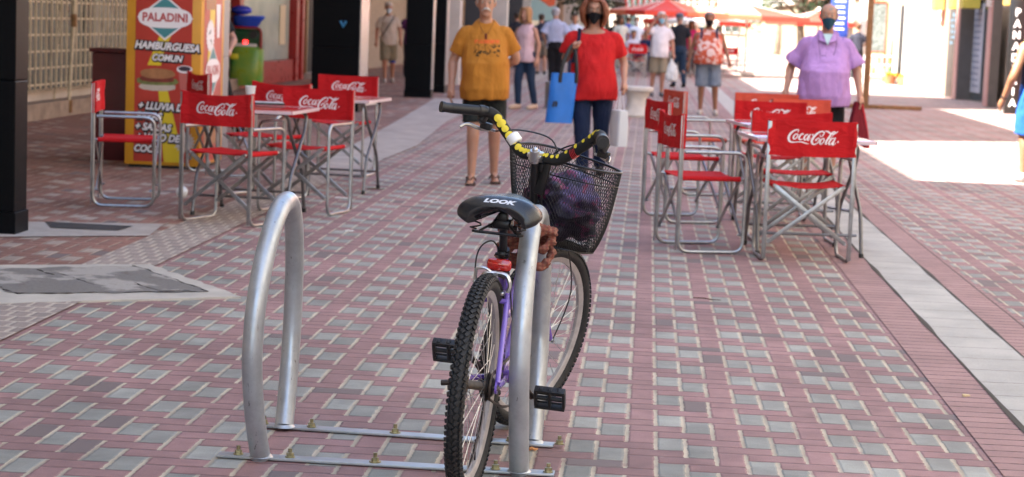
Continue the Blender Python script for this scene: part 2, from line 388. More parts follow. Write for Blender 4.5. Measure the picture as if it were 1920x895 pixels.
for a in (1.412, 1.722):
    random.seed(3); pts = []
    for k in range(160):
        t = k*.12+1; w = .004+.010*max(0, noise.noise(Vector((t*1.3, a*9, 0))))*2
        pts.append((t, w))
    L = [bm.verts.new((a-w, t, .0068)) for t, w in pts]; R_ = [bm.verts.new((a+w, t, .0068)) for t, w in pts]
    for k in range(len(pts)-1): bm.faces.new((L[k], R_[k], R_[k+1], L[k+1]))
obj('border_gap', bm, mat('gap_dirt', (.055, .045, .035), .95), smooth=False, kind='structure', rz=RZ)
# patched access cover in its concrete pad
def roughpoly(P, d=.01, k=12, seed=1):
    out = []
    for i in range(len(P)):
        a = Vector((*P[i], 0)); b = Vector((*P[(i+1) % len(P)], 0))
        for q in range(k):
            p = a.lerp(b, q/k); p.x += d*noise.noise(p*9+Vector((seed, 0, 0))); p.y += d*noise.noise(p*9+Vector((0, seed, 5))); out.append((p.x, p.y))
    return out
bm = NB(); sheet(bm, roughpoly([(-2.66, 10.52), (-1.93, 9.47), (-3.10, 8.80), (-4.1, 9.9)], .022, 16), .0095, .0095)
obj('concrete_pad', bm, M['concrete_pale'], smooth=False, kind='structure', rz=RZ)
cov = bpy.data.materials.new('patched_cover'); cov.use_nodes = True; g = NG(cov); tc = g.n.new('ShaderNodeTexCoord'); ob_ = tc.outputs['Object']
c0 = g.mix(g.ss(g.noise(ob_, 2.6, 5, .6), .50, .56), (.155, .14, .125), (.36, .325, .285))
c1 = g.mix(g.ss(g.noise(ob_, 8, 7, .75), .56, .66), c0, (.11, .075, .06))
g.l.new(g.mix(g.ss(g.noise(ob_, 60, 4, .7), .3, .7), c1, g.mix(.25, c1, (.3, .28, .25))), g.n['Principled BSDF'].inputs['Base Color']); g.n['Principled BSDF'].inputs['Roughness'].default_value = .9
bp = g.n.new('ShaderNodeBump'); bp.inputs['Distance'].default_value = .01; bp.inputs['Strength'].default_value = .8; g.l.new(g.noise(ob_, 40, 6, .7), bp.inputs['Height']); g.l.new(bp.outputs[0], g.n['Principled BSDF'].inputs['Normal'])
bm = NB(); sheet(bm, roughpoly([(-2.72, 10.42), (-2.12, 9.58), (-2.97, 9.20), (-3.55, 9.9)], .05, 18, 4), .0125)
obj('access_cover', bm, cov, smooth=False, label='worn rectangular access cover patched with cracked cement, set in a pale concrete pad', cat='manhole cover', loc=(0, 0, 0), rz=RZ)
bm = NB()
for A_, B_ in (((-2.72, 10.42), (-2.12, 9.58)), ((-2.12, 9.58), (-2.97, 9.20)), ((-2.97, 9.20), (-3.55, 9.9)), ((-3.0, 9.98), (-2.72, 9.62)), ((-2.55, 9.75), (-2.35, 9.5)), ((-2.45, 9.46), (-2.2, 9.58)), ((-3.15, 10.1), (-3.0, 9.9))):
    P_ = []; R_ = []
    for k in range(25):
        q = k/24; x = A_[0]*(1-q)+B_[0]*q; y = A_[1]*(1-q)+B_[1]*q; P_.append(Vector((x+.03*noise.noise(Vector((x*9, y*9, 4))), y+.03*noise.noise(Vector((x*9, y*9, 8))), .0125))); R_.append(max(.0005, .0015+.006*noise.noise(Vector((x*14, y*14, 1)))))
    tube(bm, P_, R_, 6)
obj('cover_crack', bm, mat('crack', (.03, .022, .018), .95), kind='structure', rz=RZ)
bm = NB(); sheet(bm, [(-4.3, 12.2), (-3.08, 12.55), (-3.0, 11.85), (-4.2, 11.25)], .010); obj('concrete_patch', bm, M['concrete'], smooth=False, kind='structure', rz=RZ)
bm = NB(); sheet(bm, [(-3.80, 12.33), (-3.22, 12.30), (-3.24, 12.02), (-3.66, 12.0)], .014)
obj('drain_plate', bm, mat('dark_iron', (.06, .06, .06), .6, metal=.5, var=.3, vs=30, bump=.4), smooth=False, label='dark rectangular iron plate set in the concrete patch beside the black pillar', cat='drain cover', rz=RZ)

def scribble(bm, rows, w, dz, f, seed, th=.016):
    """weathered sign writing too blurred to read: one knot of short strokes per row"""
    rnd = random.Random(seed)
    for r in range(rows):
        z = r*dz
        for q in range(3):
            a0 = rnd.uniform(-w/2, w/2); a1 = rnd.uniform(-w/2, w/2); b0 = z+rnd.uniform(.1, .7)*dz; b1 = z+rnd.uniform(.1, .7)*dz
            if abs(a0-a1) < w*.3: b0, b1 = z+.1*dz, z+.7*dz
            A = f(a0, b0); B = f(a1, b1); d = (B-A).normalized(); n_ = d.cross(f(1, 0)-f(0, 0)); n_ = n_.cross(d) if n_.length > 1e-6 else Vector((0, 0, 1))
            n_ = d.cross((f(1, 0)-f(0, 0)).cross(f(0, 1)-f(0, 0))).normalized()*th/2
            off = ((f(1, 0)-f(0, 0)).cross(f(0, 1)-f(0, 0))).normalized()*(.0006*(q+1))*(-1 if ((f(1, 0)-f(0, 0)).cross(f(0, 1)-f(0, 0))).y > 0 or ((f(1, 0)-f(0, 0)).cross(f(0, 1)-f(0, 0))).x > 0 else 1)
            bm.faces.new([bm.verts.new(p+off) for p in (A+n_, B+n_, B-n_, A-n_)])
# ---- buildings: left side, upper storeys on a colonnade; unseen, heights and breaks shaped to shade the street
def windows(parent, face, a0, a1, z0, z1, fixed, n, m_frame, m_glass):
    w = (a1-a0)/n
    for i in range(n):
        a = a0+w*(i+.5); ww = min(1.3, w*.55); hh = (z1-z0)
        f = NB(); gb = NB()
        def Q(x, d, z): return (fixed+d, x, z) if face == 's' else (x, fixed+d, z)
        sg = 1
        def bx(bm, xc, d, zc, sxx, sd, sz): box(bm, Q(xc, d, zc), (sd, sxx, sz) if face == 's' else (sxx, sd, sz))
        zc = (z0+z1)/2; dd = DIRSIGN[0]
        bx(f, a-ww/2, dd*.03, zc, .07, .12, hh+.14); bx(f, a+ww/2, dd*.03, zc, .07, .12, hh+.14); bx(f, a, dd*.03, z1+.035, ww-.07, .12, .07); bx(f, a, dd*.05, z0-.035, ww+.2, .2, .07)
        bx(f, a, dd*.02, zc, .05, .08, hh)
        fo = obj('window', f, m_frame, parent, smooth=False)
        bx(gb, a, dd*.006, zc, ww-.07, .02, hh); obj('pane', gb, m_glass, fo, smooth=False)
DIRSIGN = [1]
def left_block(t0, t1, h, m, label, nwin):
    e = empty('building', W(0, 0, 0), RZ, label, 'building')
    bm = NB(); box(bm, (-11.85, (t0+t1)/2, (h+4.4)/2), (15.9, t1-t0-.01, h-4.4)); obj('upper_wall', bm, m, e, smooth=False)   # soffit raised to admit light; overhangs the pavement to s=-3.9
    bm = NB(); box(bm, (-13.7, (t0+t1)/2, 2.195), (12.3, t1-t0-.02, 4.39)); obj('ground_wall', bm, M['plaster'], e, smooth=False)
    bm = NB(); box(bm, (-3.84, (t0+t1)/2, h+.1), (.34, t1-t0-.02, .36)); obj('cornice', bm, M['concrete_pale'], e, smooth=False)
    DIRSIGN[0] = 1; z = 5.2
    while z+1.5 < h-.5:
        windows(e, 's', t0+.5, t1-.5, z, z+1.5, -3.9, nwin, M['white'], M['glass']); z += 3.
    return e
left_block(-20, 12.5, 16.2, M['plaster2'], 'cream shade-casting building over the arcade nearest the camera, above the first black pillar', 8)
left_block(12.5, 22.3, 8.6, M['plaster'], 'low two storey grey building, lowered for sun, over the arcade above the hamburger menu kiosk', 2)
left_block(22.3, 33.6, 12.9, M['plaster3'], 'peach shade-casting building over the arcade above the wide black pillar', 3)
left_block(33.6, 38.5, 20, M['plaster2'], 'tall cream shade-casting building over the arcade above the pair of black pillars', 3)
left_block(38.5, 75, 8.6, M['plaster'], 'long low grey building lowered for sun over the arcade behind the orange shirt man', 7)
left_block(75, 150, 9.5, M['plaster2'], 'far cream building over the arcade at the left end of the street', 12)
# ---- ground floor frontage under the arcade (s=-7.5)
FS = -7.5
def fpanel(name, t0, t1, z0, z1, m, label, cat, d=.06, group=None):
    bm = NB(); box(bm, (FS+d/2+.003, (t0+t1)/2, (z0+z1)/2), (d, t1-t0, z1-z0)); return obj(name, bm, m, smooth=False, label=label, cat=cat, group=group, rz=RZ)
# grille window
e = empty('shop_window', W(0, 0, 0), RZ, 'wide shop window behind a beige square security grille on the far left', 'shop window')
bm = NB(); box(bm, (FS+.12, 26.5, .10), (.24, 17, .20)); obj('plinth', bm, mat('stained_cement', (.26, .21, .16), .9, var=.35, vs=4, bump=.5), e, smooth=False)
bm = NB(); box(bm, (FS+.03, 26.5, 1.9), (.05, 17, 3.1)); obj('pane', bm, mat('frosted_pane', (.085, .10, .095), .25, var=.25, vs=.7, col2=(.15, .17, .155)), e, smooth=False)
gm = mat('beige_grille', (.50, .43, .30), .5, var=.25, vs=9)
bm = NB()
for k in range(int(16/.21)): box(bm, (FS+.20, 18.4+k*.21, 1.8), (.018, .022, 2.9))
for k in range(15): box(bm, (FS+.186, 26.3, .42+k*.2), (.012, 16, .022))
obj('security_grille', bm, gm, e, smooth=False)
for q, tt in enumerate((21.0, 26.0, 31)):
    bm = NB(); box(bm, (FS+.155, tt, 1.8), (.05, .12, 2.9)); obj('mullion', bm, M['plaster'], e, smooth=False)
# leaning trolley-like frame in front of the grille
a0 = W(0, 0, 0)
e = empty('metal_frame', G(103, 216), RZ, 'narrow beige steel ladder frame with rusty bolts leaning against the security grille', 'metal frame')
bm = NB()
for x in (-.17, .17): tube(bm, [(x, 0, 0), (x+.04, .22, 2.3)], .024, 8)
for k in range(2): tube(bm, [(-.17+.03*k, .2*k, .05+1.95*k), (.17+.03*k, .2*k, .05+1.95*k)], .018, 8)
tube(bm, [(-.02, -.0, .05), (.03, .2, 2.05)], .014, 8); obj('rail', bm, gm, e)
for z in (.12, 1.2, 1.6, 2.0):
    bm = NB(); box(bm, (.19+.02*z/2, .1*z-.03, z), (.07, .06, .16), bev=.01); obj('bolt', bm, M['rust'], e)
# glass shop front with the ride
e = empty('shop_window', W(0, 0, 0), RZ, 'pale green shop window with red frame behind the granite column', 'shop front')
bm = NB(); box(bm, (FS+.03, 38, 1.9), (.05, 5.4, 2.9)); obj('pane', bm, M['paneglass'], e, smooth=False)  # pane coloured an opaque pale green
bm = NB(); box(bm, (FS+.08, 38, .22), (.16, 5.4, .44)); obj('plinth', bm, M['redpaint'], e, smooth=False)
bm = NB()
for tt in (35.2, 40.95): box(bm, (FS+.1, tt, 1.8), (.2, .32, 3.6))
box(bm, (FS+.1, 41.55, 1.8), (.22, .28, 3.6)); obj('frame', bm, M['redpaint'], e, smooth=False)
bm = NB(); box(bm, (FS+.065, 39.9, 1.15), (.01, .6, .8)); obj('poster', bm, mat('cream_poster', (.55, .5, .33), .6), e, smooth=False)
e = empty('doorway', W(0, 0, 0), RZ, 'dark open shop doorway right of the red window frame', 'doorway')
bm = NB(); box(bm, (FS+.02, 45.5, 1.7), (.03, 6.8, 3.4)); obj('opening', bm, M['open_shade'], e, smooth=False)  # solid slab coloured as the doorway's inner shade
bm = NB(); box(bm, (FS+.1, 42.2, 1.7), (.16, .16, 3.4)); obj('door_frame', bm, mat('brass', (.30, .20, .08), .3, metal=.8), e, smooth=False)
bm = NB(); box(bm, (FS+.15, 45.5, .06), (.3, 6.8, .12)); obj('threshold', bm, M['concrete'], e, smooth=False)
fpanel('stone_wall', 49.2, 60, 0, 3.5, M['brownstack'], 'stacked brown stone wall behind the man with the cap', 'wall', .1)
fpanel('glass_front', 61, 78, 0, 3.4, M['glass'], 'dark glass shop front deep in the arcade behind the orange shirt', 'shop front')
fpanel('stone_front', 79, 110, 0, 3.4, M['tan'], 'tan shop front far down the arcade', 'shop front')
# ride on machine in the window
def ride():
    p = W(-7.15, 35.0, 0)
    e = empty('ride_machine', p, RZ, 'green and yellow coin ride machine with blue dome in front of the pale window', 'arcade machine')
    bm = NB(); loft(bm, [(0, 0, .1, .30, .22), (0, 0, .25, .33, .25), (0, 0, .95, .33, .24), (0, 0, 1.02, .26, .2)], 24, pw=3); obj('body', bm, mat('ride_yellowgreen', (.38, .50, .04), .3, var=.3, vs=3, col2=(.06, .30, .06)), e)
    bm = NB(); box(bm, (0, -.02, 1.22), (.60, .30, .42), bev=.06); obj('console', bm, mat('ride_green', (.01, .07, .025), .3), e)
    bm = NB(); tube(bm, bendpath([(-.31, -.19, .98), (-.31, -.19, 1.46), (.31, -.19, 1.46), (.31, -.19, .98)], .12), .025, 8); obj('frame', bm, M['redpaint'], e)
    bm = NB(); cyl(bm, (.16, -.165, 1.30), (.16, -.21, 1.30), .09, 20); obj('speaker', bm, M['frame_dark'], e)
    bm = NB(); box(bm, (-.02, -.18, 1.05), (.5, .06, .07), bev=.01); obj('button_bar', bm, M['whiteplastic'], e)
    bm = NB(); box(bm, (0, -.175, 1.12), (.09, .03, .09), bev=.01); obj('display', bm, mat('red_led', (.5, .01, .01), .4, emit=(1, .02, .02, 1.2)), e)
    bm = NB(); box(bm, (-.2, -.245, .78), (.16, .02, .13), bev=.01); obj('coin_plate', bm, mat('ride_yellow', (.65, .60, .03), .4), e)
    bm = NB(); loft(bm, [(-.02, 0, 1.46, .2, .16), (-.02, 0, 1.54, .26, .2), (0, 0, 1.62, .28, .22), (.03, 0, 1.70, .32, .24), (.03, 0, 1.74, .30, .22)], 24); obj('dome', bm, mat('ride_blue', (.02, .07, .55), .25), e)
    bm = NB(); ball(bm, (-.12, 0, 1.86), .19, (1.1, 1, .6)); obj('top', bm, mat('ride_blue2', (.03, .05, .5), .25), e)
    e.scale = (.9, .9, .76)
ride()
# ---- pillars of the arcade
def pillar(s0, s1, t0, d, m, label, sidem=None, trim=None, h=4.39, group='arcade pillars'):
    e = empty('pillar', W((s0+s1)/2, t0+d/2), RZ, label, 'pillar', group); w = s1-s0
    bm = NB(); box(bm, (0, 0, .07), (w+.02, d+.02, .14), bev=.005); obj('base', bm, m, e, smooth=False)
    zz = [(.14, .93), (.936, 1.8), (1.806, 2.7), (2.706, h)]
    bm = NB()
    for a, b in zz: box(bm, (0, 0, (a+b)/2), (w, d, b-a), bev=.006)
    box(bm, (0, 0, h/2), (w-.02, d-.02, h-.02))
    obj('cladding', bm, m, e, smooth=False)
    if trim:
        bm = NB(); box(bm, (w/2+.006, 0, h/2), (.012, d*.9, h-.3)); obj('trim', bm, trim, e, smooth=False)
    return e
pillar(-4.48, -3.765, 11.6, .24, M['granite'], 'nearest black granite pillar cut off by the left edge of the photo')
pillar(-4.80, -4.24, 19.45, .40, M['greygranite'], 'grey granite column right behind the hamburger menu kiosk')
pillar(-4.87, -4.18, 28.5, .9, M['granite'], 'wide black pillar with a small blue sticker, left of the man in the cap', trim=M['chrome'])  # bright trim plate stands in for light on the side face
pillar(-4.25, -3.79, 34.6, .34, M['granite'], 'front one of the pair of black pillars left of the orange shirt', trim=M['chrome'])
pillar(-4.13, -3.82, 37.2, .5, M['granite'], 'rear one of the pair of black pillars left of the orange shirt', trim=M['greygranite'])
for k, (t, m, w, lb) in enumerate(((42.3, 'plaster', .3, 'slim grey pillar beside the left arm of the man in orange'), (46.5, 'frame_dark', .5, 'dark pillar beside the head of the man in orange'), (53.5, 'plaster', .5, 'grey brown pillar above the blonde woman'), (60.5, 'frame_dark', .45, 'dark pillar left of the hanging poster'), (66, 'plaster2', .35, 'cream pillar beside the hanging poster'), (78, 'frame_dark', .5, 'dark far pillar right of the poster'), (86, 'tan', .6, 'tan pillar left of the red shirt woman'), (100, 'plaster', .6, 'last grey pillar of the arcade'))):
    pillar(-4.35, -4.35+w, t, .5, M[m], lb)
# marks stuck on the wide pillar
bm = NB(); me = textmesh('\u2665', .1); 
bm = NB(); tube(bm, [(-.04, 0, .03), (0, 0, -.05), (.04, 0, .03)], .02, 8); obj('sticker', bm, mat('blue_sticker', (.03, .22, .45), .5), loc=W(-4.42, 28.47, 1.28), rz=RZ, label='small blue heart shaped sticker on the wide black pillar', cat='sticker')
# hanging poster
e = empty('banner', W(-3.35, 62, 0), RZ, 'orange and teal banner on two posts hanging far down the arcade', 'banner')
bm = NB(); box(bm, (0, 0, 1.9), (.75, .03, .9)); obj('panel', bm, mat('teal_panel', (.30, .42, .38), .6), e, smooth=False)
bm = NB(); vs_ = [(-.37, -.02, 2.35), (.375, -.02, 2.35), (.375, -.02, 1.95), (.2, -.02, 1.9), (-.1, -.02, 2.1), (-.37, -.02, 2.2)]; bm.faces.new([bm.verts.new(v) for v in vs_]); obj('swoosh', bm, mat('orange_panel', (.62, .10, .03), .5), e, smooth=False)
bm = NB()
for x in (-.4, .4): tube(bm, [(x, 0, 0), (x, 0, 2.4)], .02, 8)
obj('post', bm, M['alu'], e)

# ---- right side buildings
RS = 7.45
def right_block(t0, t1, h, m, label, nwin, gz=2.9):
    e = empty('building', W(0, 0, 0), RZ, label, 'building')
    bm = NB(); box(bm, (RS+6.3, (t0+t1)/2, (h+gz)/2), (12.2, t1-t0-.01, h-gz)); obj('upper_wall', bm, m, e, smooth=False)
    bm = NB(); box(bm, (RS+6.5, (t0+t1)/2, gz/2), (12.2, t1-t0-.01, gz-.01)); obj('ground_wall', bm, M['tan'], e, smooth=False)
    bm = NB(); box(bm, (RS+.1, (t0+t1)/2, h+.12), (.5, t1-t0-.02, .3)); obj('cornice', bm, M['white'], e, smooth=False)
    DIRSIGN[0] = -1
    if t0 < 38: windows(e, 's', t0+.6, t1-.6, .55, 2.3, RS+.4, int((t1-t0)/3), M['frame_dark'], M['glass'])
    z = gz+1.1
    while z+1.5 < h-.4:
        windows(e, 's', t0+.5, t1-.5, z, z+1.5, RS+.2, nwin, M['white'], M['glass']); z += 3.
    return e
right_block(-15, 20, 11, M['plaster2'], 'cream building on the right of the street beside the camera', 8)
right_block(20, 38.4, 9, M['plaster3'], 'peach building on the right just before the bakery', 4)
right_block(38.4, 47, 9, M['pink'], 'pink building on the right holding the bakery with the black upright sign', 2)
right_block(47, 66, 8, M['plaster2'], 'sunlit cream building on the right with the menu board', 5)
right_block(66, 100, 12, M['plaster3'], 'far building on the right behind the cafe umbrellas', 7)
right_block(100, 170, 12, M['plaster2'], 'farthest building on the right end of the street', 10)
def rpanel(name, s0, s1, t0, t1, z0, z1, m, label, cat, group=None):
    bm = NB(); box(bm, ((s0+s1)/2, (t0+t1)/2, (z0+z1)/2), (s1-s0, t1-t0, z1-z0), bev=.008); return obj(name, bm, m, smooth=False, label=label, cat=cat, group=group, rz=RZ)
def tof(x, s): return FPX/((x-1218)/s)      # street distance at which street offset s shows at picture column x
# roller shutter, maroon, at far right edge
e = empty('roller_shutter', W(RS+.1, 38.7), RZ, 'maroon slatted roller shutter at the right edge beyond the bakery sign', 'roller shutter')
bm = NB()
for k in range(24): box(bm, (0, -.9, .1+k*.11), (.06, 3.2, .1), bev=.02)
obj('slats', bm, mat('maroon_slats', (.22, .035, .04), .5, var=.1), e)
# black sign with upright letters
e = empty('bakery_sign', W(6.98, tof(1890, 6.98)), RZ, 'black upright bakery sign with white letters one under another', 'sign')
bm = NB(); box(bm, (0, 0, 1.1), (.30, .12, 2.2), bev=.01); obj('panel', bm, mat('sign_black', (.008, .008, .008), .35), e)
bm = NB()
for k, ch in enumerate('PANADERIA'):
    addmesh(bm, textmesh(ch, .20, 0, .006), lambda c, k=k: Vector((c.x*.95-.0, -.063, c.y+1.93-k*.215)))
obj('lettering', bm, M['whiteprint'], e, smooth=False)
dg_ = mat('dark_stone', (.075, .07, .068), .6, var=.15, vs=5)
def pilaster(xa, xb, s0, m, label, w=None, h=2.35):
    t = tof(xa, s0); w = (xb-xa)*t/FPX if w is None else w
    e = empty('shop_pilaster', W(s0+w/2, t+.25), RZ, label, 'pilaster', 'shopfront pilasters')
    bm = NB(); box(bm, (.006, 0, h/2), (w-.012, .5, h), bev=.006); obj('front', bm, m, e, smooth=False)
    bm = NB(); box(bm, (-w/2+.0, .02, h/2), (.03, .44, h-.02)); obj('side_panel', bm, M['pink'], e, smooth=False)
pilaster(1845, 1863, 7.08, dg_, 'dark stone pilaster next to the black bakery sign')
pilaster(1787, 1816, 7.08, dg_, 'dark stone pilaster between the poster window and the blue lettered panel')
e = empty('narrow_panel', W(7.16, tof(1774, 7.16)), RZ, 'narrow dark panel with pale blue upright lettering', 'sign')
bm = NB(); box(bm, (0, 0, 1.17), (.18, .1, 2.34), bev=.01); obj('panel', bm, dg_, e)
bm = NB(); scribble(bm, 6, .10, .13, lambda a, b: Vector((a, -.053, 2.0-b)), 11)
obj('lettering', bm, mat('pale_blue', (.15, .32, .48), .6), e, smooth=False)
e = empty('shop_window', W(7.44, tof(1825, 7.44)+.3), RZ, 'recessed shop window with a blue and white striped poster and dark red edge', 'shop window')
bm = NB(); box(bm, (0, 0, 1.15), (.06, 3.6, 2.3)); obj('pane', bm, M['glass'], e, smooth=False)
bm = NB(); box(bm, (-.05, 1.5, 1.45), (.04, .35, 1.4)); obj('red_post', bm, M['maroon'], e, smooth=False)
bm = NB(); box(bm, (-.038, -.1, 1.2), (.006, 1.6, 2.0)); obj('poster', bm, mat('pale_poster', (.34, .38, .46), .5, var=.2, vs=4), e, smooth=False)
bm = NB()
for k in range(14): box(bm, (-.045, -.2+.05*(k % 3), .35+k*.135), (.006, .9, .05))
obj('stripes', bm, mat('stripe_blue', (.13, .17, .26), .5), e, smooth=False)
# yellow and grey fascia boxes low over the shop fronts
ye = mat('ochre_box', (.52, .36, .08), .5, var=.06); ye2 = mat('olive_box', (.46, .40, .06), .5, var=.06)
for xa, xb, m, lb in ((1872, 1906, ye, 'ochre fascia box over the bakery sign'), (1790, 1822, ye2, 'olive yellow fascia box over the middle pilaster'), (1770, 1788, ye2, 'narrow olive yellow fascia box over the blue lettered panel'), (1738, 1757, ye, 'pale yellow fascia box on the sunlit peach wall')):
    s0 = 6.95; t = tof(xa, s0); w = (xb-xa)*t/FPX
    bm = NB(); box(bm, (s0+w/2, t+.3, 2.55), (w, .6, .95), bev=.02); obj('fascia_box', bm, m, smooth=False, label=lb, cat='fascia', group='fascia boxes', rz=RZ)
e = empty('shop_sign', W(6.95+.21, tof(1832, 6.95)), RZ, 'grey and white sign board between the yellow fascia boxes', 'sign')
bm = NB(); box(bm, (0, 0, 2.48), (.42, .08, .8), bev=.01); obj('panel', bm, mat('sign_grey', (.50, .50, .50), .5), e)
bm = NB(); scribble(bm, 3, .34, .09, lambda a, b: Vector((a, -.043, 2.36-b)), 5); obj('lettering', bm, mat('sign_ink', (.12, .12, .14), .6), e, smooth=False)
# sunlit wall with upright white letters
rpanel('wall_panel', 7.25, 7.44, tof(1735, 7.25)-5.0, tof(1735, 7.25)+.1, .02, 2.8, M['plaster3'], 'sunlit peach wall panel with white upright letters', 'wall panel')
bm = NB()
scribble(bm, 8, .9, .24, lambda a, b: Vector((0, a, 2.2-b)), 21, .05)
obj('upright_lettering', bm, M['whiteprint'], smooth=False, label='white upright letters down the sunlit peach wall', cat='lettering', loc=W(7.245, 50.4), rz=RZ)
rpanel('wall_panel', 7.22, 7.44, 52.2, 56.4, .02, 2.8, M['white'], 'sunlit white wall panel left of the peach wall', 'wall panel')
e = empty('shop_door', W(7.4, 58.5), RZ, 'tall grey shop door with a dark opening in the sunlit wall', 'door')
bm = NB(); box(bm, (0, 0, 1.15), (.06, 1.6, 2.3)); obj('opening', bm, M['open_shade'], e, smooth=False)  # solid slab coloured as the shade behind the door
bm = NB(); box(bm, (-.06, 1.1, 1.2), (.08, .5, 2.4)); box(bm, (-.06, -.9, 1.2), (.1, .16, 2.4)); obj('door_leaf', bm, M['plaster'], e, smooth=False)
# chalkboard menu in orange frame facing up the street
e = empty('menu_board', W(7.02, 61.8), RZ, 'dark chalk menu board in an orange wooden frame outside the sunlit shop', 'menu board')
bm = NB(); box(bm, (0, 0, 1.65), (.46, .04, 1.5)); obj('board', bm, mat('chalkboard', (.06, .075, .07), .7, var=.4, vs=14, col2=(.22, .25, .24)), e, smooth=False)
bm = NB()
for x in (-.26, .26): box(bm, (x, 0, 1.2), (.06, .07, 2.4))
for z in (.88, 2.42): box(bm, (0, -.002, z), (.46, .066, .06))
obj('frame', bm, M['orangewood'], e, smooth=False)
e = empty('white_post', W(6.62, 62.5), RZ, 'white door post left of the menu board', 'post')
bm = NB(); box(bm, (0, 0, 1.3), (.22, .2, 2.6), bev=.01); obj('shaft', bm, M['white'], e)
# goods stand under the board: a rack of small bottles
e = empty('display_rack', W(6.75, 58.8), RZ, 'low white display rack with small red and green goods under the menu board', 'display rack')
bm = NB()
for x in (-.4, .4):
    for y in (-.2, .2): box(bm, (x, y, .4), (.03, .03, .8))
for z in (.25, .55, .8): box(bm, (0, 0, z), (.78, .43, .02))
obj('frame', bm, M['white'], e, smooth=False)
random.seed(5)
for k in range(10):
    cn, c = [('red', (.5, .03, .04)), ('white', (.6, .6, .55)), ('green', (.05, .3, .08)), ('orange', (.6, .3, .05)), ('pink', (.6, .2, .25))][(k*3+k//5) % 5]
    bm = NB(); x = -.3+.15*(k % 5); z = .26 if k < 5 else .56; cyl(bm, (0, 0, 0), (0, 0, .16), .04, 10, .03); ball(bm, (0, 0, .18), .03, sub=1)
    obj('bottle', bm, cloth(c), loc=W(6.75+x, 58.65, z), label='%s bottle on the %s shelf of the white display rack' % (cn, 'lower' if k < 5 else 'upper'), cat='bottle', group='goods on the display rack')
for k, (x, y) in enumerate(((1668, 158), (1694, 162))):
    p = G(x, y); e = empty('flower_pot', p, 0, ('wide terracotta flower pot with yellow flowers by the sunlit door', 'small terracotta pot of yellow flowers nearer the peach wall')[k], 'flower pot')
    bm = NB(); loft(bm, [(0, 0, 0, .14, .14), (0, 0, .2, .2, .2), (0, 0, .24, .21, .21)], 16); obj('pot', bm, mat('terracotta', (.42, .17, .08), .8), e)
    bm = NB()
    bm.free()
    for q in range(16):
        a = random.uniform(0, 6.28); r = random.uniform(0, .24); bm = NB(); loft(bm, [(r*cos(a), r*sin(a), .20, .012, .012), (r*cos(a), r*sin(a), .26, .02, .02), (r*cos(a), r*sin(a), .29+.05*random.random(), .05, .05)], 8)
        obj('flower', bm, cloth((.55, .33, .04)), e)
# rusty post with ground beam
p = G(1620, 204); e = empty('post_frame', p, RZ, 'tall rusty square post rising from a long rusty beam lying on the paving', 'post')
bm = NB(); box(bm, (.02, 0, 1.6), (.11, .11, 3.2), bev=.008); obj('post', bm, M['rust'], e)
bm = NB(); box(bm, (.35, .12, .04), (1.5, .08, .08), bev=.006); obj('beam', bm, M['rust'], e)

# ---- end of the street
def block(name, s0, s1, t0, t1, h, m, label):
    bm = NB(); box(bm, ((s0+s1)/2, (t0+t1)/2, h/2), (s1-s0, t1-t0, h)); e = empty(name, W(0, 0), RZ, label, 'building'); obj('wall', bm, m, e, smooth=False)
    DIRSIGN[0] = -1; z = 1.2
    while z+1.5 < h-.3: windows(e, 't', s0+.5, s1-.5, z, z+1.5, t0, int((s1-s0)/3), M['white'], M['glass']); z += 3.
block('building', -30, -4, 151, 165, 12, M['plaster'], 'grey building closing the far end of the street on the left')
block('building', -3.8, 12, 172, 185, 14, M['plaster2'], 'cream building closing the far end of the street behind the trees')
# trees
leafm = mat('leaves', (.055, .10, .022), .6, var=.5, vs=2.5, col2=(.10, .15, .035)); leafd = mat('dark_leaves', (.022, .042, .016), .6, var=.5, vs=2.5)
for m_ in (leafm, leafd): m_.node_tree.nodes['Principled BSDF'].inputs['Transmission Weight'].default_value = 0
bark = mat('bark', (.10, .075, .055), .9, var=.3, vs=12, bump=.6, bs=20)
def tree(s, t, h, cr, zc, m, label, nl=2600, seed=1, leaf=.13):
    rnd = random.Random(seed); e = empty('street_tree', W(s, t), 0, label, 'tree', 'trees down the street')
    bm = NB(); tube(bm, smoothpath([(0, 0, 0), (.06, .03, 1), (0, .1, 2.2), (.1, 0, zc)], 4), [.17-.004*i for i in range(13)], 10)
    tips = []
    for k in range(9):
        a = k*2.4; z0 = 1.8+rnd.uniform(0, .8); r = cr*rnd.uniform(.5, .9); q = Vector((r*cos(a), r*sin(a), zc+rnd.uniform(-.5, .9)*cr*.6))
        tube(bm, [(0, .05, z0), Vector((0, 0, z0)).lerp(q, .5)+Vector((0, 0, .2)), q], [.07, .045, .015], 6); tips.append(q)
    obj('trunk', bm, bark, e)
    bm = NB()
    cl = [q+Vector((rnd.gauss(0, .4), rnd.gauss(0, .4), rnd.gauss(0, .3))) for q in tips for _ in range(4)]
    for k in range(nl):
        c = rnd.choice(cl); d = Vector((rnd.gauss(0, 1), rnd.gauss(0, 1), rnd.gauss(0, .8))); d *= cr*.22/1.2
        p = c+d; n_ = Vector((rnd.gauss(0, 1), rnd.gauss(0, 1), rnd.gauss(0, 1)+.6)).normalized(); u = n_.orthogonal().normalized(); v = n_.cross(u); z = leaf*rnd.uniform(.6, 1.3)
        bm.faces.new([bm.verts.new(p+u*z), bm.verts.new(p+v*z*.5), bm.verts.new(p-u*z), bm.verts.new(p-v*z*.5)])
    obj('crown', bm, m, e, smooth=False)
tree(1.6, 92, 6, 2.6, 3.4, leafm, 'light green street tree behind the bunting', seed=2, nl=4000)
tree(-1.2, 78, 6, 2.6, 3.5, leafd, 'dark green street tree behind the red shirt woman', seed=3, nl=4500)
tree(0.3, 104, 6, 2.6, 3.0, leafd, 'dark tree farther behind the bunting', seed=4, nl=4000)
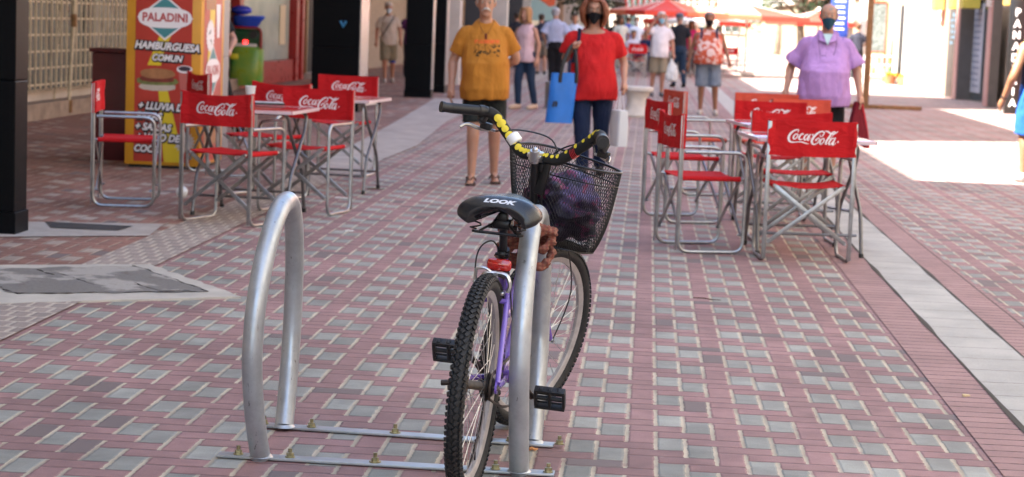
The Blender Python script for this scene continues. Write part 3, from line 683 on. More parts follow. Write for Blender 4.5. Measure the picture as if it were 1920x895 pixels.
tree(4.2, 120, 7, 3.2, 3.2, leafm, 'broad tree beyond the first red umbrella', seed=5, nl=4500)
tree(-2.6, 120, 7, 3.2, 3.4, leafd, 'dark tree far down the arcade side', seed=6, nl=4500)
tree(6.3, 84, 5, 1.8, 3.3, leafd, 'small dark tree above the second red umbrella', seed=8)
# bunting
e = empty('bunting', W(0, 70), RZ, 'striped red white and green bunting hanging across the street', 'bunting')
for q, (z, tt) in enumerate(((2.33, 0), (2.15, 2.5))):
    bm = NB(); tube(bm, smoothpath([(-4, tt, z+.6), (-1, tt, z+.12), (2., tt, z), (5.5, tt, z+.5)], 8), .008, 5); obj('cord', bm, M['white'], e)
    for c in range(3):
        for k in range(c, 46, 3):
            bm = NB(); x = -.9+k*.07; zz = z+.035*(abs(x-.6)); f = bm.faces.new([bm.verts.new((x, tt, zz)), bm.verts.new((x+.064, tt, zz)), bm.verts.new((x+.058, tt+.01, zz-.19)), bm.verts.new((x+.005, tt+.01, zz-.19))])
            obj('pennant', bm, cloth([(.65, .05, .04), (.8, .8, .78), (.15, .45, .30)][c]), e, smooth=False)
# far signs
for s, t, z0, z1, w, c, lb in ((3.35, 75, 1.75, 2.9, 1.6, (.30, .60, .68), 'pale blue hoarding above the first umbrella'), (5.85, 62, 1.3, 2.7, .55, (.03, .06, .30), 'dark blue upright sign with small lettering behind the purple shirt man'), (6.0, 64, 1.4, 2.8, .3, (.55, .04, .04), 'red upright sign beside the dark blue one'), (2.1, 98, 1.5, 3, 1.2, (.7, .68, .65), 'white far hoarding between the umbrellas')):
    e = empty('hoarding', W(s, t), RZ, lb, 'sign'); bm = NB(); box(bm, (0, 0, (z0+z1)/2), (w, .08, z1-z0), bev=.01); obj('panel', bm, cloth(c), e); bm = NB(); tube(bm, [(0, .06, 0), (0, .06, z1-.1)], .04, 8); obj('post', bm, M['alu'], e)
    if 'lettering' in lb:
        bm = NB(); random.seed(4)
        for k in range(6): box(bm, (0, -.045, z0+.25+k*.17), (.42*random.uniform(.6, 1), .006, .04))
        obj('lettering', bm, M['whiteprint'], e, smooth=False)
e = empty('entrance_wall', W(6.3, 63.2), RZ, 'beige slanting entrance wall left of the white door post', 'wall')  # plain beige piece of wall, no canopy
bm = NB(); box(bm, (-.1, .6, 1.6), (.5, .3, 3.2)); obj('wall', bm, M['plaster2'], e, smooth=False)
# concrete stool bench, steel bollard
e = empty('concrete_bench', G(1193, 219), 0, 'waisted pale concrete stool bench behind the red shirt woman', 'bench')
bm = NB(); loft(bm, [(0, 0, 0, .215, .20), (0, 0, .03, .225, .21), (0, 0, .15, .16, .15), (0, 0, .28, .15, .14), (0, 0, .38, .20, .18), (0, 0, .395, .22, .2)], 32, pw=2.6); obj('pedestal', bm, M['cast'], e)
bm = NB(); loft(bm, [(0, 0, .396, .235, .22), (0, 0, .41, .25, .235), (0, 0, .455, .25, .235), (0, 0, .47, .235, .22)], 32, pw=2.6); obj('seat', bm, M['cast'], e)
e = empty('bollard', G(1031, 203), 0, 'short brushed steel bollard left of the blue bag', 'bollard')
bm = NB(); loft(bm, [(0, 0, 0, .09, .09), (0, 0, .42, .09, .09), (0, 0, .44, .08, .08)], 20); obj('tube', bm, M['alu'], e)
bm = NB(); loft(bm, [(0, 0, 0, .12, .12), (0, 0, .02, .12, .12)], 20); obj('flange', bm, M['alu'], e)
# ================================================================ FURNITURE
LOGO = [
 ([(500,285),(530,240),(500,215),(450,225),(370,270),(290,360),(262,460),(290,545),(370,575),(520,560),(640,560),(740,590),(840,605)],[15,22,30,36,45,58,62,52,36,20,28,34,4]),
 ([(500,330),(430,360),(390,440),(410,482),(460,465),(505,400),(512,335)],[28,34,42,36,24,28,24]),
 ([(668,352),(635,325),(580,370),(548,450),(580,495),(650,470)],[30,34,40,44,36,14]),
 ([(800,335),(725,370),(690,450),(712,498),(765,460),(815,370)],[26,36,44,34,18,22]),
 ([(862,325),(815,420),(785,490),(825,500),(868,420)],[26,44,36,20,10]),
 ([(905,345),(945,345)],[42,42]),
 ([(1140,320),(1130,370),(1170,388),(1222,330),(1240,270),(1200,240),(1110,260),(1000,350),(935,450),(912,530),(940,600),(1000,612),(1080,560),(1120,480),(1108,432),(1060,450),(1010,515)],[14,20,22,28,30,32,42,58,64,60,48,32,26,24,26,34,44]),
 ([(1250,240),(1320,230),(1390,265),(1430,292),(1500,300),(1580,270),(1640,220)],[10,36,46,40,34,28,5]),
 ([(1240,430),(1170,470),(1138,560),(1160,602),(1212,570),(1252,500),(1248,430)],[24,34,44,36,26,30,24]),
 ([(1550,238),(1480,262),(1400,370),(1325,500),(1300,590),(1352,570)],[30,34,46,50,42,14]),
 ([(1545,235),(1558,270),(1500,335),(1390,460)],[14,18,16,14]),
 ([(1530,420),(1450,450),(1392,550),(1402,600),(1450,588),(1520,500),(1562,415)],[26,36,46,36,24,22,22]),
 ([(1572,405),(1505,560),(1495,610),(1545,590),(1592,540)],[28,44,36,20,8]),
 ([(1630,525),(1662,525)],[46,46])]
def logo(bm, f, sc):
    """script lettering drawn as brush strokes; f maps flat (x, z) to the cloth"""
    for q, (P, Wd) in enumerate(LOGO):
        pp = smoothpath([(x, y, 0) for x, y in P], 5); n = len(pp)
        L, R = [], []
        for i, p in enumerate(pp):
            a = i/5; j = min(int(a), len(Wd)-1); k = min(j+1, len(Wd)-1); w = (Wd[j]*(1-(a-j))+Wd[k]*(a-j))*.5
            d = (pp[min(i+1, n-1)]-pp[max(i-1, 0)]).normalized(); nn = Vector((-d.y, d.x, 0))*w
            g_ = lambda v: bm.verts.new(f((v.x-930)*sc, -(v.y-415)*sc, q*.00012))
            L.append(g_(p+nn)); R.append(g_(p-nn))
        for i in range(n-1): bm.faces.new((L[i], L[i+1], R[i+1], R[i]))
def backshape(x, z, seed):
    """cloth of a director chair's back, bowed and slightly creased; returns y"""
    u = x/.25; t = (z-.66)/.21
    return -.018*(1-u*u)*(.6+.4*t)+.006*noise.noise(Vector((x*7+seed, z*11, seed)))+.004*sin(x*30+z*26+seed)*(1-abs(u))
def make_chair(seed=1, faded=False, sag=.0, front_print=True):
    """sitter faces +y"""
    e = empty('director_chair', (0, 0, 0), 0, 'x', 'chair', 'director chairs of the cafe')
    for s in (-1, 1):
        bm = NB(); x = s*.262
        tube(bm, bendpath([(x, -.20, .865), (x, -.20, .012), (x, .22, .012), (x, .22, .635), (x, -.18, .635)], .075, 6), .0115, 8)
        obj('side_frame', bm, M['alu'], e)
        bm = NB(); box(bm, (x-.0*s, -.2135, .44), (.024, .006, .84), bev=.001); obj('back_post', bm, M['alu'], e)
    for yy in (-.185, .205):
        for s in (-1, 1):
            bm = NB(); a = (s*.238, yy+.006*s, .12); b = (-s*.205, yy+.006*s, .462)
            bar(bm, a, b, .026, .009)
            tube(bm, [(a[0], yy-.016, a[2]), (a[0], yy+.016, a[2])], .007, 8); tube(bm, [(0, yy-.014, .292), (0, yy+.014, .292)], .006, 8)
            obj('brace', bm, M['alu'], e)
    for s in (-1, 1): bm = NB(); tube(bm, [(s*.212, -.20, .468), (s*.212, .225, .468)], .0105, 8); obj('seat_rail', bm, M['alu'], e)
    cm = M['fadedcloth'] if faded else M['redcloth']
    bm = NB(); nx, ny = 16, 8; g_ = {}
    for i in range(nx+1):
        for j in range(ny+1):
            u = i/nx*2-1; x = u*.226; y = -.175+.375*j/ny
            z = .482-.026*(1-u*u)*(.7+.3*sin(j*.8+seed))+.004*noise.noise(Vector((x*12+seed, y*12, 0)))
            if abs(u) > .99: z = .470
            g_[i, j] = bm.verts.new((x, y, z))
    for i in range(nx):
        for j in range(ny): bm.faces.new((g_[i, j], g_[i+1, j], g_[i+1, j+1], g_[i, j+1]))
    for s in (-1, 1): tube(bm, [(s*.212, -.176, .468), (s*.212, .201, .468)], .0155, 10)
    me = bpy.data.meshes.new('s'); bm.to_mesh(me); bm.free(); me = evalmesh(me, [('SOLIDIFY', dict(thickness=.005, offset=-1.))])
    obj('seat', me, cm, e)
    bm = NB(); nx, nz = 24, 8; F = {}; B = {}
    for i in range(nx+1):
        for j in range(nz+1):
            x = (i/nx*2-1)*.272; z = .655+.215*j/nz
            z2 = z-(sag*(1-(x/.27)**2))*(j/nz)-.006*(1-(x/.27)**2)*(1-j/nz)
            y = -.2+backshape(x, z, seed)
            F[i, j] = bm.verts.new((x, y+(.003 if abs(x) < .24 else .016), z2)); B[i, j] = bm.verts.new((x, y-(.003 if abs(x) < .24 else .019), z2))
    for i in range(nx):
        for j in range(nz):
            bm.faces.new((F[i, j], F[i, j+1], F[i+1, j+1], F[i+1, j])); bm.faces.new((B[i, j], B[i+1, j], B[i+1, j+1], B[i, j+1]))
    for i in range(nx):
        bm.faces.new((F[i, 0], F[i+1, 0], B[i+1, 0], B[i, 0])); bm.faces.new((F[i, nz], B[i, nz], B[i+1, nz], F[i+1, nz]))
    for j in range(nz):
        bm.faces.new((F[0, j], B[0, j], B[0, j+1], F[0, j+1])); bm.faces.new((F[nx, j], F[nx, j+1], B[nx, j+1], B[nx, j]))
    bk = obj('backrest', bm, cm, e)
    def fb(x, z, o_=0.):
        zz = .772+z; z2 = zz-(sag*(1-(x/.27)**2))*((zz-.655)/.215)
        return Vector((x, -.2+backshape(x, zz, seed)-.0042-o_, z2))
    bm = NB(); logo(bm, fb, .000218)
    if front_print: logo(bm, lambda x, z, o_=0.: fb(-x, z)+Vector((0, .0084+o_, 0)), .000218)
    obj('logo_lettering', bm, M['whiteprint'], bk, smooth=False)
    return e
def place(proto, x, y, yaw, label, first=False, group=None):
    o = proto if first else copy_tree(proto)
    yr = rad(yaw); # x,y = middle of the backrest
    o.rotation_euler = (0, 0, yr); o.location = (x-(.2*sin(yr)), y+.2*cos(yr), 0); o['label'] = label
    if group: o['group'] = group
    return o
ch1 = make_chair(1, sag=.004); ch2 = make_chair(5.3, sag=.022); ch3 = make_chair(9.1, faded=True)
# yaw 0 = back to the camera; positive = anticlockwise
R_ = [
 (ch1, 1.80, 12.0, 1.5, 'front red chair of the right group, seen from behind with its crossed bars in view', True),
 (ch2, 1.86, 13.36, 183, 'second red chair in the right group, directly behind the front chair and mostly hidden', False),
 (ch1, 1.93, 15.05, 178, 'third red back in the right group, behind the farther tabletop, next to the faded chair', False),
 (ch3, 2.13, 16.9, 181, 'faded orange red chair farthest back in the right group, at its left corner', True),
 (ch3, 2.26, 15.75, 205, 'faded chair squeezed beside the thigh of the purple shirt man in the right group', False),
 (ch2, .985, 12.5, -79, 'nearest of the three side-on red chairs at the left edge of the right group', False),
 (ch1, 1.03, 14.36, -76, 'middle and leftmost of the three side-on red chairs in the right group', False),
 (ch3, 1.34, 16.8, -76, 'farthest of the three side-on red chairs in the right group, slightly faded', False),
 (ch2, -1.95, 12.85, -24, 'red chair with a sagging back in the left group, turned away beside the cup', True),
 (ch1, -2.97, 14.0, -84, 'leftmost red chair, side-on in front of the hamburger menu kiosk', False),
 (ch1, -1.42, 14.12, 163, 'red chair right of the near left table, lettering partly behind the tabletop edge', False),
 (ch2, -1.80, 15.1, 150, 'red chair hidden mostly behind the chair right of the near left table', False),
 (ch1, -1.50, 17.5, 169, 'farthest red chair of the left group, behind the second table', False),
 (ch2, -2.70, 16.75, -62, 'small red chair back seen against the side of the hamburger kiosk', False)]
for p_, x, y, yaw, lb, fst in R_: place(p_, x, y, yaw, lb, fst)
def make_table():
    e = empty('cafe_table', (0, 0, 0), 0, 'x', 'table', 'red folding tables of the cafe'); h = .74; w = .37
    bm = NB(); box(bm, (0, 0, h-.008), (2*w, 2*w, .016), bev=.005); obj('tabletop', bm, M['redtop'], e)
    bm = NB()
    for s in (-1, 1):
        box(bm, (s*(w+.002), 0, h-.010), (.006, 2*w, .022)); box(bm, (0, s*(w+.002), h-.010), (2*w-.01, .006, .022))
    obj('edge_rim', bm, mat('pale_rim', (.62, .50, .52), .3), e, smooth=False)
    for s in (-1, 1):
        bm = NB(); x = .33
        tube(bm, bendpath([(x, -s*.30, .012), (x, -s*.22, .28), (x, s*.16, .60), (x, s*.20, .715), (-x, s*.20, .715), (-x, s*.16, .60), (-x, -s*.22, .28), (-x, -s*.30, .012)] if s > 0 else
                          [(x-.03, .30, .012), (x-.03, .22, .28), (x-.03, -.16, .60), (x-.03, -.20, .715), (-x+.03, -.20, .715), (-x+.03, -.16, .60), (-x+.03, .22, .28), (-x+.03, .30, .012)], .06, 5), .0125, 8)
        tube(bm, [(-x+.03, -s*.27, .14), (x-.03, -s*.27, .14)], .009, 8)
        obj('leg_frame', bm, M['aludark'], e)
        for q in (-1, 1):
            bm = NB(); xx = x if s > 0 else x-.03; cyl(bm, (q*xx, -s*.30, 0), (q*xx, -s*.298, .03), .016, 10); obj('foot_cap', bm, M['plasticblack'], e)
    return e
tb = make_table()
for k, (x, y, yaw, lb) in enumerate(((-1.82, 13.66, -8, 'near red table of the left group carrying the white cup and the black folder'), (-1.46, 15.85, -10, 'second red table of the left group with its bright corner sticking out to the right'), (1.85, 12.62, 4, 'near red table of the right group behind the front chair'), (1.96, 14.28, 6, 'farther red table of the right group with a pale left edge'))):
    o = tb if k == 0 else copy_tree(tb); o.location = (x, y, 0); o.rotation_euler = (0, 0, rad(yaw)); o['label'] = lb
# cup, folder and papers on the near left table
p = G(469, 188, .741)
bm = NB(); loft(bm, [(0, 0, 0, .029, .029), (0, 0, .10, .040, .040), (0, 0, .104, .042, .042), (0, 0, .106, .040, .040), (0, 0, .10, .038, .038), (0, 0, .01, .027, .027)], 24); obj('paper_cup', bm, M['whiteplastic'], loc=p, label='white paper cup standing on the near left red table', cat='cup')
p = G(498, 196, .741); e = empty('folder', p, rad(12), 'black folder lying open on the near left red table', 'folder')
bm = NB(); box(bm, (0, 0, .008), (.26, .22, .014), bev=.005); obj('cover', bm, M['plasticblack'], e)
bm = NB(); box(bm, (.02, -.02, .0175), (.2, .16, .004)); obj('sheet', bm, mat('printed_paper', (.60, .58, .62), .6, var=.5, vs=22, col2=(.75, .72, .72)), e, smooth=False)
# ---- kiosk
KW = .66
e = empty('menu_kiosk', W(-4.205, 17.45), RZ, 'tall red and yellow hamburger menu kiosk in front of the granite column', 'kiosk')
ky = mat('kiosk_yellow', (.60, .28, .02), .35, var=.05); kr = mat('kiosk_red', (.42, .035, .022), .35, var=.10, vs=3); kb = mat('kiosk_bright', (.68, .50, .02), .35)
bm = NB(); box(bm, (0, 0, 1.22), (KW, .92, 2.38), bev=.006); obj('cabinet', bm, ky, e)
bm = NB(); box(bm, (0, 0, .02), (KW-.06, .86, .04)); obj('base', bm, M['plasticblack'], e, smooth=False)
fy = -.4625
def fpoly(name, pts, m, y, par=e):
    bm = NB(); bm.faces.new([bm.verts.new((x, y, z)) for x, z in pts]); return obj(name, bm, m, par, smooth=False)
front = fpoly('front_panel', [(-.25, .06), (.25, .06), (.25, 2.38), (-.25, 2.38)], kr, fy)
fpoly('ray', [(-.02, 1.2), (.08, 1.2), (.0, 1.0), (-.10, 1.0)], kb, fy-.0015, front); fpoly('ray', [(-.04, .70), (.04, .70), (.20, .06), (.02, .06)], kb, fy-.0015, front); fpoly('ray', [(-.10, 1.0), (.0, 1.0), (-.02, .90), (-.14, .90)], kb, fy-.0015, front)
te = mat('sign_teal', (.05, .22, .24), .4); wh = M['whiteprint']; br = mat('sign_brick', (.42, .03, .03), .4)
def emblem(par, cx, cz, sc, y, txt=True, mx=lambda v: v):
    bm = NB(); bm.faces.new([bm.verts.new(mx(Vector((cx+x*sc, y, cz+z*sc)))) for x, z in ((-.235, 0), (0, -.185), (.235, 0), (0, .185))]); obj('diamond_border', bm, wh, par, smooth=False)
    bm = NB(); bm.faces.new([bm.verts.new(mx(Vector((cx+x*sc, y-.001, cz+z*sc)))) for x, z in ((-.215, 0), (0, -.168), (.215, 0), (0, .168))]); obj('diamond', bm, te, par, smooth=False)
    bm = NB(); bm.faces.new([bm.verts.new(mx(Vector((cx+.225*sc*math.copysign(abs(cos(a))**.75, cos(a)), y-.002, cz+.085*sc*math.copysign(abs(sin(a))**.8, sin(a)))))) for a in [2*pi*k/40 for k in range(40)]]); obj('oval', bm, wh, par, smooth=False)
    if txt:
        bm = NB(); addmesh(bm, textmesh('PALADINI', .092*sc, 0, .0028*sc, sp=1.0), lambda c: mx(Vector((cx+c.x*.96, y-.003, cz+c.y*1.05)))); obj('lettering', bm, br, par, smooth=False)
emblem(front, .01, 1.315, 1.05, fy-.0025)
def caps(txt, cx, cz, sz, par=front, rot=-.035):
    def f(dx, dy, o_): return lambda c: Vector((cx+c.x+dx, fy-.004-o_, cz+c.y*1.12+dy+c.x*rot))
    bm = NB(); addmesh(bm, textmesh(txt, sz, .28, sz*.17), f(.004, -.004, 0)); obj('letter_outline', bm, M['plasticblack'], par, smooth=False)
    bm = NB(); addmesh(bm, textmesh(txt, sz, .28, sz*.035), f(0, 0, .0015)); obj('lettering', bm, wh, par, smooth=False)
caps('HAMBURGUESA', .03, 1.065, .080); caps('COMUN', .03, .965, .070)
caps('+ LLUVIA DE', .0, .54, .078); caps('PAPAS', -.12, .455, .078); caps('+ SALSAS', -.085, .36, .078); caps('+ VASO DE', -.04, .27, .078); caps('COCA', -.14, .17, .075)
# printed burger and cup (flat prints on the panel)
def blobpoly(name, cx, cz, rx, rz, m, y, seed=0, p=2.6, j=.06, par=front):
    rnd = random.Random(seed); fpoly(name, [(cx+rx*math.copysign(abs(cos(a))**(2/p), cos(a))*(1+rnd.uniform(-j, j)), cz+rz*math.copysign(abs(sin(a))**(2/p), sin(a))*(1+rnd.uniform(-j, j))) for a in [2*pi*k/28 for k in range(28)]], m, y, par)
bun = mat('print_bun', (.34, .15, .06), .4, var=.25, vs=14); let = mat('print_lettuce', (.16, .18, .05), .4, var=.3, vs=20); pat = mat('print_meat', (.18, .03, .02), .4, var=.3, vs=20); ham = mat('print_cream', (.52, .44, .36), .4, var=.1)
for a in ((-.05, .715, .165, .035, ham, 1, 2.4), (-.05, .765, .185, .035, let, 2, 3), (-.05, .785, .15, .030, pat, 3, 3), (-.045, .83, .155, .045, bun, 4, 2.2)):
    blobpoly('burger_print', a[0], a[1], a[2], a[3], a[4], fy-.002-.0006*a[5], a[5], a[6], .05)
fpoly('cup_print', [(.135, .88), (.155, .68), (.225, .68), (.245, .88)], mat('print_pink', (.48, .12, .10), .4), fy-.002); blobpoly('cup_rim_print', .19, .875, .07, .033, wh, fy-.0026, 5, 2, 0); blobpoly('cup_drink_print', .19, .88, .055, .022, mat('print_dark', (.04, .025, .04), .4), fy-.0032, 6, 2, 0)
bm = NB(); bm.faces.new([bm.verts.new((.20+r*cos(a), fy-.003, .24+r*sin(a))) for a, r in [(2*pi*k/36, .10 if k % 2 else .072) for k in range(36)]]); obj('price_burst', bm, mat('print_silver', (.5, .48, .47), .4, var=.2, vs=30), front, smooth=False)
# side face looking to the street
sx_ = KW/2+.0025
def spoly(name, pts, m, x, par): bm = NB(); bm.faces.new([bm.verts.new((x, y, z)) for y, z in pts]); return obj(name, bm, m, par, smooth=False)
side = spoly('side_panel', [(-.36, .06), (.36, .06), (.36, 2.38), (-.36, 2.38)], kr, sx_, e)
spoly('ray', [(-.05, 1.9), (.16, 1.9), (-.02, .9), (-.22, .9)], kb, sx_+.0015, side)
bm = NB(); bm.faces.new([bm.verts.new((sx_+.003, -.12+r*cos(a), 1.17+r*.9*sin(a))) for a, r in [(2*pi*k/40, .17 if k % 2 else .14) for k in range(40)]]); obj('price_burst', bm, wh, side, smooth=False)
bm = NB(); scribble(bm, 2, .16, .08, lambda a, b: Vector((sx_+.0045, -.12+a, 1.23-b)), 3, .014); obj('price_mark', bm, M['plasticblack'], side, smooth=False)
emblem(side, 0, .86, 1.25, 0, True, lambda v: Vector((sx_+.003-v.y, v.x, v.z)))
spoly('burger_print', [(-.3, 1.40), (.05, 1.40), (.08, 1.5), (-.02, 1.6), (-.24, 1.6), (-.32, 1.5)], bun, sx_+.003, side)
spoly('cup_print', [(.14, 1.15), (.24, 1.15), (.28, 1.45), (.10, 1.45)], wh, sx_+.003, side)
spoly('burger_print', [(-.3, .20), (.2, .20), (.26, .32), (.1, .45), (-.2, .45), (-.32, .32)], bun, sx_+.003, side)
# maroon cabinet beside it
e = empty('maroon_cabinet', G(217, 302), RZ, 'dark maroon metal cabinet with a lipped lid left of the menu kiosk', 'cabinet')
bm = NB(); box(bm, (-.02, .2, .49), (.42, .42, .98), bev=.01); obj('body', bm, M['maroon'], e)
bm = NB(); box(bm, (-.02, .2, 1.0), (.47, .47, .035), bev=.008); obj('lid', bm, M['maroon'], e)
bm = NB(); ball(bm, (0, 0, .043), .043, sub=4); obj('foam_ball', bm, M['whiteplastic'], loc=G(341, 371), label='white ball resting on the paving under the left chairs', cat='ball')
# litter
for k, (x, y, a, L, c, lb) in enumerate(((1325, 563, -.5, .075, (.10, .05, .03), 'thin brown twig lying on the blocks in front of the right chairs'), (1000, 846, .2, .014, (.55, .25, .10), 'orange cigarette stub beside the back rail of the rack'), (655, 435, .3, .03, (.8, .8, .78), 'small white paper scrap on the blocks right of the left chairs'), (541, 549, .1, .012, (.7, .35, .12), 'tiny orange scrap seen through the left hoop'), (1813, 745, .9, .02, (.6, .45, .25), 'pale dry leaf scrap on the red border blocks'), (640, 373, .1, .05, (.75, .75, .73), 'crumpled white paper by the foot of the left chairs'), (705, 356, .1, .07, (.12, .08, .05), 'brown dry leaf beside the foot of the second table'), (95, 552, .1, .03, (.45, .15, .05), 'dry orange leaf on the patched access cover'))):
    p = G(x, y); bm = NB(); tube(bm, [(-L, 0, .006), (-L*.3, .01, .008), (L*.4, -.004, .006), (L, .004, .007)], [.004, .005, .004, .002] if k else [.002, .0028, .0022, .0012], 6, flat=2. if k else 1)
    obj(['twig', 'cigarette_stub', 'paper_scrap', 'scrap', 'leaf', 'paper_scrap', 'leaf', 'leaf'][k], bm, cloth(c), loc=p, rz=a if k else -.45, label=lb, cat='litter')

# ================================================================ BICYCLE RACK
zinc = mat('yellow_zinc', (.36, .32, .18), .35, metal=.9, var=.3, vs=60); dk = mat('steel_plate', (.42, .44, .45), .45, metal=.7, var=.15, vs=12, bump=.2)
e = empty('bicycle_rack', (-.35, 6.25, 0), 0, 'galvanised rack of two tall hoops bolted to two flat steel rails', 'bicycle rack'); ro = Vector((-.35, 6.25, 0))
def rl(a, b): return [Vector(a)-ro, Vector(b)-ro]
rails = [rl((-.90, 6.11, 0), (.16, 6.02, 0)), rl((-.84, 6.585, 0), (.165, 6.44, 0))]
for q, (a, b) in enumerate(rails):
    bm = NB(); bar(bm, a+Vector((0, 0, .008)), b+Vector((0, 0, .008)), .008, .055, side=(0, 1, 0)); obj('rail', bm, dk, e)
hoops = [((-.762, 6.085, .0), (-.745, 6.55, 0), .826), ((.050, 6.02, 0), (.095, 6.455, 0), .822)]
for q, (f_, b_, hh) in enumerate(hoops):
    f_ = Vector(f_)-ro; b_ = Vector(b_)-ro; mid = (f_+b_)/2; ax = (b_-f_).normalized(); half = (b_-f_).length/2
    cz = .37; r_h = .332; rv = hh-.0315-cz; pts = []
    prof = [(-half, .012), (-half-.040, .09), (-half-.078, .20), (-r_h-.003, .33)]
    xo = lambda z, fr: (.020*(z/.8)**2-(.022*sin(pi*min(1, z/.8)) if fr else 0)) if q == 0 else 0
    pts = [mid+ax*x+Vector((xo(z, True), 0, z)) for x, z in prof]
    for k in range(1, 18):
        a = pi-k*pi/18; pts.append(mid+ax*(r_h*cos(a)+(.03 if cos(a) > 0 else -.01)*sin(a))+Vector((xo(cz+rv*sin(a), cos(a) < 0), 0, cz+rv*sin(a))))
    pts += [mid-ax*x+Vector((xo(z, False), 0, z)) for x, z in reversed(prof)]
    bm = NB(); tube(bm, smoothpath(pts, 3), .0315, 24); obj('hoop', bm, M['galv'], e)
    for c, (ra, rb) in ((f_, rails[0]), (b_, rails[1])):
        d = (rb-ra).normalized()
        bm = NB(); loft(bm, [(c.x, c.y, .012, .038, .038), (c.x, c.y, .016, .034, .034), (c.x, c.y, .022, .030, .030)], 20); obj('weld', bm, M['galv'], e)
        for s in (-1, 1):
            base = c+d*s*(.095 if s > 0 else .06)
            off = (c-ra).dot(d); base = ra+d*(off+s*(.09 if s > 0 else .075))
            bm = NB(); cyl(bm, base+Vector((0, 0, .012)), base+Vector((0, 0, .0155)), .016, 16); nt_ = obj('washer', bm, zinc, e)
            bm = NB(); cyl(bm, base+Vector((0, 0, .0155)), base+Vector((0, 0, .026)), .0115, 6); obj('nut', bm, zinc, e, smooth=False)
            bm = NB(); cyl(bm, base+Vector((0, 0, .028)), base+Vector((0, 0, .040)), .0065, 10); obj('bolt', bm, zinc, e)
for x in (-.37,):
    for (ra, rb) in rails:
        d = (rb-ra); base = ra+d*.47
        bm = NB(); cyl(bm, base+Vector((0, 0, .012)), base+Vector((0, 0, .0155)), .019, 16); obj('washer', bm, zinc, e)
        bm = NB(); cyl(bm, base+Vector((0, 0, .0155)), base+Vector((0, 0, .026)), .0115, 6); obj('nut', bm, zinc, e, smooth=False)
        bm = NB(); cyl(bm, base+Vector((0, 0, .028)), base+Vector((0, 0, .042)), .0065, 10); obj('bolt', bm, zinc, e)

# ================================================================ BICYCLE (local: x forward, y left, z up)
yaw_, lean_, st_ = .165, .055, -.405
fw_ = Vector((sin(yaw_), cos(yaw_), 0)); lf_ = Vector((-cos(yaw_), sin(yaw_), 0)); up_ = Vector((0, 0, 1))
up2 = cos(lean_)*up_-sin(lean_)*lf_; lf2 = cos(lean_)*lf_+sin(lean_)*up_
bike = empty('bicycle', (-.107, 5.74, 0), 0, 'purple step-through bicycle with a black wire basket leaning on the right hoop of the rack', 'bicycle')
bike.matrix_world = Matrix(((fw_.x, lf2.x, up2.x, -.107), (fw_.y, lf2.y, up2.y, 5.74), (fw_.z, lf2.z, up2.z, 0), (0, 0, 0, 1)))
bike.rotation_mode = 'XYZ'
HA = rad(68); WB = 1.03; R = .33
sax = Vector((-cos(HA), 0, sin(HA))); A0 = Vector((WB-.045/sin(HA), 0, R))
SR = Matrix.Translation(A0) @ Matrix.Rotation(st_, 4, sax) @ Matrix.Translation(-A0)
def ST(p): return SR @ Vector(p)
def bobj(name, bm, m, parent=None, steer=False, smooth=True, **k):
    if steer:
        for v in bm.verts: v.co = SR @ v.co
    return obj(name, bm, m, parent or bike, smooth, **k)
purple = mat('purple_paint', (.155, .085, .42), .28, var=.08, vs=5, coat=.5, col2=(.19, .12, .47))
tyre_m = mat('tyre_rubber', (.016, .016, .017), .72, var=.4, vs=30, bump=.4, bs=90); rim_m = mat('dusty_rim', (.42, .40, .40), .5, metal=.45, var=.18, vs=25)
steel = mat('bike_steel', (.50, .50, .50), .3, metal=.95, var=.1); bk_ = M['plasticblack']; blk = mat('black_metal', (.012, .012, .013), .35, metal=.3)
oily = mat('oily_steel', (.05, .04, .035), .5, metal=.7, var=.4, vs=40); hubm = mat('dirty_hub', (.20, .16, .12), .5, metal=.7, var=.4, vs=30)
